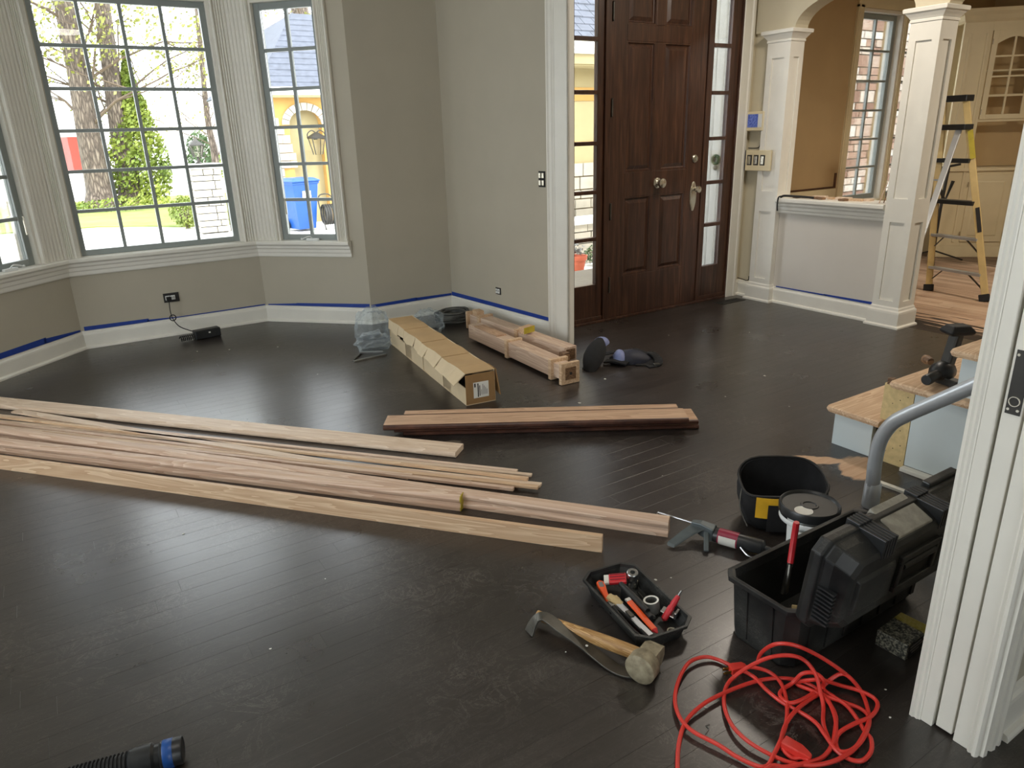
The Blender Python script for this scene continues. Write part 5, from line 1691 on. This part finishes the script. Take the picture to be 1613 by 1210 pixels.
for a in (.145, .565):
    b = a + .415
    dr = MB().box((a, -.014, 1.40), (a + .05, .004, 2.22)).box((b - .05, -.014, 1.40), (b, .004, 2.22)).box((a + .05, -.014, 1.40), (b - .05, .004, 1.445)).box((a + .05, -.014, 2.165), (b - .05, .004, 2.22)).build('glazed_door', 'trim_cream', cb, .002)
    g0, g1 = a + .05, b - .05
    for z in (1.62, 1.80, 1.985):
        MB().box((g0, -.012, z - .008), (g1, .002, z + .008)).build('muntin', 'trim_cream', dr)
    MB().box(((g0 + g1) / 2 - .008, -.0115, 1.445), ((g0 + g1) / 2 + .008, .0015, 2.165)).build('muntin', 'trim_cream', dr)
    for k_ in range(2):
        h0 = g0 + k_ * (g1 - g0) / 2
        for z0, z1 in ((1.445, 1.612), (1.628, 1.792), (1.808, 1.977), (1.993, 2.165)):
            inst(pane_mesh((g1 - g0) / 2, z1 - z0), 'pane', dr, (h0 + (g1 - g0) / 4, -.005, (z0 + z1) / 2))
    arc = [(g0, 2.17), (g1, 2.17)] + [(g1 - (g1 - g0) * t / 10, 2.10 + .06 * math.sin(PI * t / 10)) for t in range(11)]
    MB().prism(arc, -.013, .003, 'y').build('arched_head', 'trim_cream', dr)
    dr = MB().box((a + .015, -.014, .165), (b - .005, .004, .855)).build('panel_door', 'trim_cream', cb, .003)
    m = MB().loft([[(a + .07, -.014, .225), (b - .06, -.014, .225), (b - .06, -.014, .795), (a + .07, -.014, .795)], [(a + .085, -.020, .24), (b - .075, -.020, .24), (b - .075, -.020, .78), (a + .085, -.020, .78)]])
    m.build('raised_panel', 'trim_cream', dr, .002)
    for z in (1.47, 2.12, .25, .76):
        MB().at((a + .002, -.016, z - .025)).lathe([(.004, 0), (.004, .05)], 8).build('hinge', 'nickel', dr)

# ------------------------------------------------------------------ outdoors
GZ = -.45
S(MB().box((-60, 6.3, GZ - .2), (80, 120, GZ)), 'ground', 'concrete')
m = MB()
lawn = [(-14, 20.8), (-2, 20.6), (1.0, 20.2), (2.0, 19.4), (2.6, 18.6), (3.6, 18.2), (5.5, 18.6), (7, 22), (6.5, 30), (0, 30.5), (-14, 31)]
S(MB().prism(lawn, GZ, GZ + .03, 'z'), 'lawn', 'grass_green')
S(MB().box((-40, 33, GZ), (60, 37, GZ + .02)), 'road', 'asphalt_pale')
S(MB().box((2.9, 4.4, -.5), (5.0, 6.3, -.12)), 'path_porch', 'concrete')
S(MB().box((5.0, 6.0, -.5), (8.6, 7.9, -.30)), 'path_front', 'concrete')

def leaves(m, pts, size, rr):
    for p in pts:
        n_ = Vector((rr.gauss(0, 1), rr.gauss(0, 1) - .6, rr.gauss(0, 1))).normalized()
        a = n_.orthogonal().normalized()
        b = n_.cross(a)
        s_ = size * rr.uniform(.6, 1.3)
        p = Vector(p)
        m.add([p - a * s_, p + b * s_ * .6, p + a * s_, p - b * s_ * .6], [(0, 1, 2, 3)])

def limb(m, p, d, L_, r_, depth, rr, tips):
    pts = [Vector(p)]
    d = Vector(d).normalized()
    for i in range(4):
        d = (d + Vector((rr.gauss(0, .16), rr.gauss(0, .16), rr.gauss(0, .08) + .02))).normalized()
        pts.append(pts[-1] + d * L_ / 4)
    m.tube(pts, [r_ * (1 - .14 * i) for i in range(5)], 6 if r_ > .05 else 4)
    tips += pts[2:]
    if depth > 0:
        for i in range(3):
            q = pts[rr.choice((2, 3, 4))]
            limb(m, q, d + Vector((rr.gauss(0, .7), rr.gauss(0, .7), rr.gauss(0, .4))), L_ * .68, r_ * .5, depth - 1, rr, tips)

def tree(label, loc, trunk, r0, seed, n_limb, limb_h, limb_L, depth, leaf=0, leafmat='leaf_spring', leaf_size=.1, group='trees outside the bay window'):
    rr = random.Random(seed)
    e = T('tree', label, 'tree', loc, 0, group)
    m = MB()
    tr_ = [Vector(p) for p in catmull(trunk, 6)]
    rings = []
    for i, p in enumerate(tr_):
        t = i / (len(tr_) - 1)
        rad = r0 * (1 - .45 * t) * (1 + .5 * max(0, .12 - t) / .12)
        rings.append([(p.x + rad * math.cos(a) * (1 + .07 * math.sin(a * 7 + t * 3)), p.y + rad * math.sin(a) * (1 + .07 * math.cos(a * 6)), p.z) for a in [2 * PI * j / 18 for j in range(18)]])
    m.loft(rings)
    m.build('trunk', 'bark', e, 0, True)
    m = MB()
    tips = []
    for i in range(n_limb):
        t = rr.uniform(*limb_h)
        p = tr_[int(t * (len(tr_) - 1))]
        a = rr.uniform(0, 2 * PI)
        limb(m, p, (math.cos(a), math.sin(a), .7), limb_L * rr.uniform(.7, 1.2), r0 * .13, depth, rr, tips)
    if n_limb:
        m.build('branches', 'twig', e, 0, True)
    if leaf:
        m = MB()
        leaves(m, [rr.choice(tips) + Vector((rr.gauss(0, .25), rr.gauss(0, .25), rr.gauss(0, .25))) for _ in range(leaf)], leaf_size, rr)
        m.build('leaves', leafmat, e)
    return e
t1 = tree('big rough-barked tree trunk on the lawn outside the wide window', (1.62, 26.6, GZ), [(0, 0, 0), (.02, 0, 2), (.06, 0, 4), (.1, .1, 8)], .40, 1, 9, (.35, .98), 2.6, 3, 3600, 'leaf_spring', .07)
t2 = tree('second trunk wrapped in green ivy beside the big tree', (2.50, 26.9, GZ), [(0, 0, 0), (.03, 0, 2), (.12, 0, 4.2), (.4, .3, 8)], .34, 2, 9, (.4, .98), 2.6, 3, 4200, 'leaf_spring', .07)
rr = random.Random(31)
pts = []
for _ in range(7500):
    z = rr.uniform(.0, 4.6) ** 1.0
    wd = (.66 + .30 * math.sin(z * 1.2 + .3)) * (1 if z < 3.2 else max(.12, 1 - (z - 3.2) * .75))
    a = rr.uniform(0, 2 * PI)
    q = math.sqrt(rr.random())
    pts.append((.35 + .10 * z * .5 + wd * q * math.cos(a), wd * q * math.sin(a) * .9, z))
m = MB(); leaves(m, pts, .075, rr); m.build('ivy', 'leaf_green', t2)
tree('bare branching tree beyond the stone gate pier', (6.4, 33.2, GZ), [(0, 0, 0), (.1, 0, 1.5), (.05, 0, 3), (.3, 0, 7)], .16, 5, 16, (.2, .95), 2.8, 4, 900, 'leaf_spring', .05)
tree('tall bare tree standing behind the garage roof', (9.6, 27.0, GZ), [(0, 0, 0), (-.3, 0, 3), (-.8, 0, 6), (-.9, 0, 9)], .42, 6, 14, (.35, .98), 3.2, 3, 300, 'leaf_spring', .09)
tree('slim tree with pale spring leaves farther along the street', (-3.4, 30.5, GZ), [(0, 0, 0), (.1, 0, 2), (0, 0, 7)], .22, 8, 9, (.3, .95), 2.4, 2, 700, 'leaf_spring', .10)

def shrub(label, loc, rx, rz, n_, size, mat, seed):
    rr = random.Random(seed)
    e = T('shrub', label, 'shrub', loc, 0, 'shrubs outside')
    m = MB()
    for i in range(6):
        a = rr.uniform(0, 6.28)
        m.tube([(0, 0, 0), (.4 * rx * math.cos(a), .4 * rx * math.sin(a), rz), (.7 * rx * math.cos(a), .7 * rx * math.sin(a), rz * 1.5)], .012, 4)
    m.build('stems', 'twig', e)
    pts = []
    for _ in range(n_):
        v_ = Vector((rr.gauss(0, 1), rr.gauss(0, 1), rr.gauss(0, 1))).normalized() * rr.uniform(.65, 1)
        pts.append((v_.x * rx, v_.y * rx, rz + v_.z * rz * .98))
    m = MB(); leaves(m, pts, size, rr); m.build('foliage', mat, e)
    return e
shrub('low clipped shrub at the edge of the drive beside the stone pier', (2.72, 18.2, GZ), .34, .38, 900, .035, 'leaf_green', 1)
shrub('dark evergreen shrub behind the pier lantern', (6.8, 38, GZ), .62, 1.25, 900, .09, 'leaf_dark', 2)
shrub('yellow-green shrub just behind the pier lantern', (7.6, 39, GZ), .45, .72, 500, .08, 'leaf_green', 3)
shrub('ground ivy mound at the foot of the two trunks', (2.0, 25.4, GZ), 1.6, .16, 1200, .05, 'leaf_green', 4)
shrub('small leafy plant on the paving beside the terracotta pot', (6.05, 7.50, -.30), .13, .14, 260, .022, 'leaf_dark', 5)

# stone gate pier with lantern
gp = T('gate_pier', 'pale stone gate pier with a slab cap at the end of the drive', 'pier', (3.06, 17.0, GZ))
MB().box((-.25, -.25, 0), (.25, .25, 1.34)).build('core', 'mortar', gp)
rr = random.Random(3)
z = .02
while z < 1.30:
    h_ = rr.uniform(.11, .19)
    h_ = min(h_, 1.34 - z)
    for face in range(2):
        x = -.29
        while x < .285:
            w_ = rr.uniform(.2, .42)
            x1 = min(x + w_, .29)
            if .29 - x1 < .08:
                x1 = .29
            if face == 0:
                MB().box((x + .008, -.295 - rr.uniform(0, .015), z + .008), (x1 - .008, -.24, z + h_ - .008)).build('stone', 'stone', gp)
            else:
                MB().box((-.295 - rr.uniform(0, .015), x + .008, z + .008), (-.24, x1 - .008, z + h_ - .008)).build('stone', 'stone', gp)
            x = x1
    z += h_
MB().box((-.34, -.34, 1.34), (.34, .34, 1.44)).build('cap', 'stone_cap', gp, .01)
ln = T('pier_lantern', 'dark post lantern on top of the stone gate pier', 'lantern', (2.98, 17.0, GZ + 1.44))
MB().lathe([(.07, 0), (.07, .02), (.03, .04), (.025, .12), (.05, .14)], 10).build('stem', 'iron_dark', ln, 0, True)
MB().loft([[(a * s_, b * s_, z) for a, b in ((-1, -1), (1, -1), (1, 1), (-1, 1))] for s_, z in ((.07, .14), (.12, .36))]).build('glass', 'lantern_glass', ln)
for a, b in ((-1, -1), (1, -1), (1, 1), (-1, 1)):
    MB().bar((a * .07, b * .07, .14), (a * .12, b * .12, .36), .018, .018).build('bar', 'iron_dark', ln)
MB().loft([[(a * s_, b * s_, z) for a, b in ((-1, -1), (1, -1), (1, 1), (-1, 1))] for s_, z in ((.14, .36), (.14, .38), (.05, .46), (.02, .52))]).build('roof', 'iron_dark', ln)
wb = MB().box((0, 0, 0), (.28, .28, .62)).build('planter_box', 'far_white', None, .01)
wb.location = (3.42, 16.75, GZ)
tag(wb, 'plain white box standing against the stone gate pier', 'box')

# garage
gr = T('garage', 'yellow stucco garage with stone arch and grey shingle roof across the drive', 'garage', (4.60, 17.0, GZ))
ax, aw = .77, .37
zs = 2.18
arcp = [(ax - aw * math.cos(PI * i / 14), zs + .36 * math.sin(PI * i / 14)) for i in range(15)]
poly = [(0, 0), (ax - aw, 0), (ax - aw, zs)] + arcp[1:-1] + [(ax + aw, zs), (ax + aw, 0), (5.5, 0), (5.5, 2.75), (0, 2.75)]
MB().prism(poly, 0, .25, 'y').build('wall', 'stucco', gr)
MB().box((0, .25, 0), (.25, 5, 2.75)).build('side_wall', 'stucco', gr)
MB().box((ax - aw, .22, 0), (ax + aw, .26, 2.6)).build('door_leaf', 'stucco_pale', gr)
for i in range(11):
    a0, a1 = PI * i / 11 + .015, PI * (i + 1) / 11 - .015
    q = []
    for rx, rz_ in ((aw, .30), (aw + .16, .46)):
        q.append([(ax - rx * math.cos(a), zs + rz_ * math.sin(a)) for a in (a0, (a0 + a1) / 2, a1)])
    MB().prism(q[0] + q[1][::-1], -.035 - .01 * (i % 2), .02, 'y').build('stone', 'stone', gr)
rr = random.Random(6)
z = .0
while z < 2.2:
    h_ = rr.uniform(.14, .22)
    x0, x1 = -.02, .14 + rr.uniform(0, .18)
    MB().box((x0, -.04 - rr.uniform(0, .02), z + .008), (x1, .02, z + h_ - .008)).build('stone', 'stone', gr)
    if rr.random() < .6:
        MB().box((x1 + .01, -.035, z + .008), (x1 + rr.uniform(.08, .2), .02, z + h_ - .008)).build('stone', 'stone', gr)
    z += h_
for i, (z, x0) in enumerate(((.0, 1.25), (.24, 1.3), (.5, 1.22), (.76, 1.35), (1.02, 1.25))):
    for k_ in range(5):
        xx = x0 + k_ * .42 + .1 * (i % 2)
        MB().box((xx, -.03 - .012 * (k_ % 2), z + .01), (xx + .40, .02, z + .235)).build('stone', 'stone', gr)
MB().box((-.25, -.28, 2.74), (5.6, .0, 2.80)).build('soffit', 'stucco_pale', gr)
MB().box((-.28, -.32, 2.78), (5.6, -.24, 2.95)).build('gutter', 'far_white', gr, .01)
nrow = 13
for i in range(nrow):
    # hip roof: courses climb away from the eave and step in from the hip
    z0 = 2.93 + i * .135
    y0 = -.30 + i * .155
    x0 = -.30 + i * .12
    n_ = 26
    MB().add([(x0, y0, z0), (5.6, y0, z0), (5.6, y0 + .20, z0 + .15), (x0 + .14, y0 + .20, z0 + .15), (x0, y0, z0 - .03), (5.6, y0, z0 - .03)],
             [(0, 1, 2, 3), (4, 5, 1, 0), (0, 3, 4), (1, 5, 2)]).build('shingle_course', 'shingle_grey', gr)
MB().add([(-.30, -.30, 2.92), (-.30, 5, 2.92), (1.4, 5, 4.7), (1.32, 1.75, 4.72)], [(0, 1, 2, 3)]).build('hip', 'shingle_grey', gr).modifiers.new('t', 'SOLIDIFY').thickness = .04
wl = T('wall_lantern', 'large iron wall lantern on the garage beside the arch', 'lantern', (5.53, 16.82, .0))
MB().loft([[(a * s_, b * s_, z) for a, b in ((-1, -1), (1, -1), (1, 1), (-1, 1))] for s_, z in ((.08, 1.08), (.14, 1.42))]).build('glass', 'lantern_glass', wl)
for a, b in ((-1, -1), (1, -1), (1, 1), (-1, 1)):
    MB().bar((a * .08, b * .08, 1.08), (a * .145, b * .145, 1.43), .016, .016).build('bar', 'iron_dark', wl)
MB().loft([[(a * s_, b * s_, z) for a, b in ((-1, -1), (1, -1), (1, 1), (-1, 1))] for s_, z in ((.16, 1.42), (.17, 1.46), (.08, 1.52), (.02, 1.56))]).build('roof', 'iron_dark', wl)
for s_ in (-1, 1):
    MB().tube(catmull([(s_ * .02, 0, 1.56), (s_ * .10, 0, 1.60), (s_ * .19, 0, 1.54), (s_ * .20, 0, 1.47), (s_ * .15, 0, 1.47)], 5), .012, 6).build('scroll', 'iron_dark', wl, 0, True)
MB().box((-.02, 0, 1.40), (.02, .17, 1.44)).build('bracket', 'iron_dark', wl)

# wheeled bin and hose reel
bn = T('wheeled_bin', 'blue wheeled recycling bin standing by the garage', 'bin', (4.66, 15.75, GZ), R(12))
MB().loft([[(a * x, b * y_, z) for a, b in ((-1, -1), (1, -1), (1, 1), (-1, 1))] for x, y_, z in ((.20, .22, .05), (.29, .33, .98), (.31, .35, .98), (.31, .35, 1.02))]).build('body', 'bin_blue', bn, .02)
MB().loft([[(a * x, b * y_, z) for a, b in ((-1, -1), (1, -1), (1, 1), (-1, 1))] for x, y_, z in ((.32, .37, 1.02), (.33, .38, 1.05), (.24, .28, 1.10))]).build('lid', 'bin_blue', bn, .015)
MB().at((0, .40, 1.0), (0, R(90), 0)).lathe([(.018, -.26), (.018, .26)], 10).build('handle', 'bin_blue', bn)
for s_ in (-1, 1):
    MB().at((s_ * .26, .24, .12), (0, R(90), 0)).lathe([(.12, -.03), (.12, .03)], 18).build('wheel', 'black_rubber', bn)
MB().box((-.09, -.345, .70), (.09, -.30, .84)).build('sticker', 'paper_white', bn)
hr = T('hose_reel', 'dark garden hose reel on a wheeled frame next to the blue bin', 'hose reel', (5.18, 15.5, GZ))
for k_ in range(5):
    MB().at((-.1 + k_ * .05, 0, .32), (0, R(90), 0)).tube([(.20 * math.cos(t * PI / 10), .20 * math.sin(t * PI / 10), 0) for t in range(21)], .022, 6).build('hose_loop', 'iron_dark', hr, 0, True)
for s_ in (-1, 1):
    MB().tube(catmull([(s_ * .16, -.22, .02), (s_ * .16, 0, .35), (s_ * .16, .12, .62), (s_ * .1, .16, .72), (0, .16, .74)], 5), .014, 6).build('frame_tube', 'iron_dark', hr, 0, True)

# far houses across the street
fh = T('far_house', 'white house with a brick-red garage door across the street', 'house', (-1.6, 41, GZ))
MB().box((0, 0, 0), (6.8, 5, 2.6)).build('wall', 'far_white', fh)
MB().box((2.85, -.06, .75), (3.60, 0, 2.3)).build('garage_door', 'far_red', fh)
MB().prism([(-.3, 2.6), (2.5, 4.4), (5.3, 2.6)], -.3, 7.1, 'x').build('roof', 'far_white', fh)
fh2 = T('far_house', 'pale low house with grey windows behind the bare tree', 'house', (7.0, 46, GZ))
MB().box((0, 0, 0), (9, 5, 2.4)).build('wall', 'far_white', fh2)
MB().prism([(-.3, 2.4), (2.5, 3.9), (5.3, 2.4)], -.3, 9.3, 'x').build('roof', 'stone', fh2)
for x in (.8, 2.2, 5.0):
    MB().box((x, -.05, 1.0), (x + .7, 0, 1.9)).build('window', 'ink_grey', fh2)

# wing of the house seen through the sidelight beside the hinges
wg = T('house_wing', 'cream stucco house wing with grey shingle eaves seen through the door sidelight', 'house', (5.9, 8.4, -.45))
MB().box((0, 0, 0), (3.0, .25, 2.66)).build('wall', 'stucco_pale', wg)
MB().box((-.02, -.008, 2.25), (3.0, 0, 2.42)).build('frieze', 'stucco', wg)
MB().box((-.02, -.012, 1.70), (3.0, 0, 1.72)).build('ledge', 'stucco', wg)
MB().box((-.2, -.34, 2.66), (3.1, 0, 2.70)).build('soffit', 'stucco_pale', wg)
MB().box((-.2, -.40, 2.80), (3.1, -.32, 2.98)).build('gutter', 'far_white', wg, .01)
MB().box((-.2, -.36, 2.68), (3.1, -.33, 2.82)).build('fascia', 'stucco_pale', wg)
rr = random.Random(14)
for i in range(9):
    z0 = 2.98 + i * .10
    y0 = -.36 + i * .115
    x = -.1 - (.1 if i % 2 else 0)
    while x < 1.6:
        w_ = rr.uniform(.13, .22)
        t = rr.uniform(.012, .024)
        MB().add([(x + .004, y0, z0 + t), (x + w_ - .004, y0, z0 + t), (x + w_ - .004, y0 + .15, z0 + .125), (x + .004, y0 + .15, z0 + .125), (x + .004, y0, z0 - .01), (x + w_ - .004, y0, z0 - .01), (x + w_ - .004, y0 + .15, z0 + .10), (x + .004, y0 + .15, z0 + .10)],
                 [(0, 1, 2, 3), (4, 7, 6, 5), (4, 5, 1, 0), (0, 3, 7, 4), (1, 5, 6, 2), (3, 2, 6, 7)]).build('shingle', 'shingle_grey', wg)
        x += w_
z = .5
while z < 1.25:
    h_ = rr.uniform(.12, .2)
    x = .2 + rr.uniform(-.1, .1)
    while x < 1.5:
        w_ = rr.uniform(.2, .42)
        MB().box((x + .008, -.04 - rr.uniform(0, .02), z + .008), (x + w_ - .008, .02, z + h_ - .008)).build('stone', 'stone', wg)
        x += w_
    z += h_
gw = T('garden_wall', 'low pale stone garden wall with a flat cap in front of the house wing', 'wall', (5.2, 7.72, -.30))
MB().box((0, .03, 0), (2.6, .22, .52)).build('core', 'mortar', gw)
z = 0
while z < .5:
    h_ = min(rr.uniform(.11, .17), .53 - z)
    x = 0
    while x < 2.5:
        w_ = rr.uniform(.18, .40)
        MB().box((x + .007, -.02 + rr.uniform(0, .03), z + .007), (x + w_ - .007, .06, z + h_ - .007)).build('stone', 'stone', gw)
        x += w_
    z += h_
MB().box((-.05, -.06, .53), (2.65, .30, .60)).build('cap', 'stone_cap', gw, .01)
po = T('flower_pot', 'terracotta flower pot on the paving outside the door sidelight', 'pot', (5.66, 7.33, -.30))
MB().lathe([(.07, 0), (.10, .15), (.115, .15), (.12, .20), (.105, .20), (.09, .17), (0, .165)], 20).build('pot', 'terracotta', po, 0, True)
m = MB()
rr = random.Random(2)
leaves(m, [(rr.gauss(0, .05), rr.gauss(0, .05), .22 + abs(rr.gauss(0, .08))) for _ in range(70)], .025, rr)
m.build('plant', 'hose_grey', po)

# beadboard side of the porch seen through the lock-side sidelight
pw = E('wall_porch', (5.115, 4.33, -.12))
MB().box((.014, 0, 0), (.05, 1.08, 2.8)).build('backing', 'mortar', pw)
for k_ in range(12):
    MB().box((0, .0 + k_ * .09 + .003, 0), (.014, .087 + k_ * .09, 2.8)).build('board', 'far_white', pw, .003)
hg = T('door_bell_ornament', 'small round green ornament hung on the white porch boards', 'ornament', (5.100, 4.62, 1.13))
MB().at((0, 0, 0), (0, R(-90), 0)).tube([(.035 * math.cos(t * PI / 8), .035 * math.sin(t * PI / 8), 0) for t in range(17)], .014, 8).build('ring', 'leaf_dark', hg, 0, True)
MB().ico((0, 0, -.07), .022, 2, .3).build('knob', 'ink_grey', hg)
hg.name = 'wreath'

# brick wall opposite the dining windows
bw = E('wall_brick', (9.0, 6.5, GZ))
MB().box((-.6, .04, 0), (3.2, .3, 3.9)).build('backing', 'stone', bw)
rr = random.Random(17)
brk = {}
cnt = 0
z = .55
row = 0
while z < 3.5 and cnt < 296:
    tall = row % 4 == 2
    h_ = .16 if tall else .10
    x = .35 + (.12 if row % 2 else 0)
    while x < 2.35 and cnt < 296:
        w_ = rr.choice((.34, .42)) if tall else rr.choice((.22, .24))
        k_ = (w_, h_)
        if k_ not in brk:
            me = MB().box((0, -.03, 0), (w_ - .014, .05, h_ - .014)).mesh('brick')
            me.materials.append(MATS['brick_mix'])
            brk[k_] = me
        inst(brk[k_], 'brick', bw, (x, .03 + rr.uniform(-.01, .008), z))
        cnt += 1
        x += w_
    z += h_
    row += 1
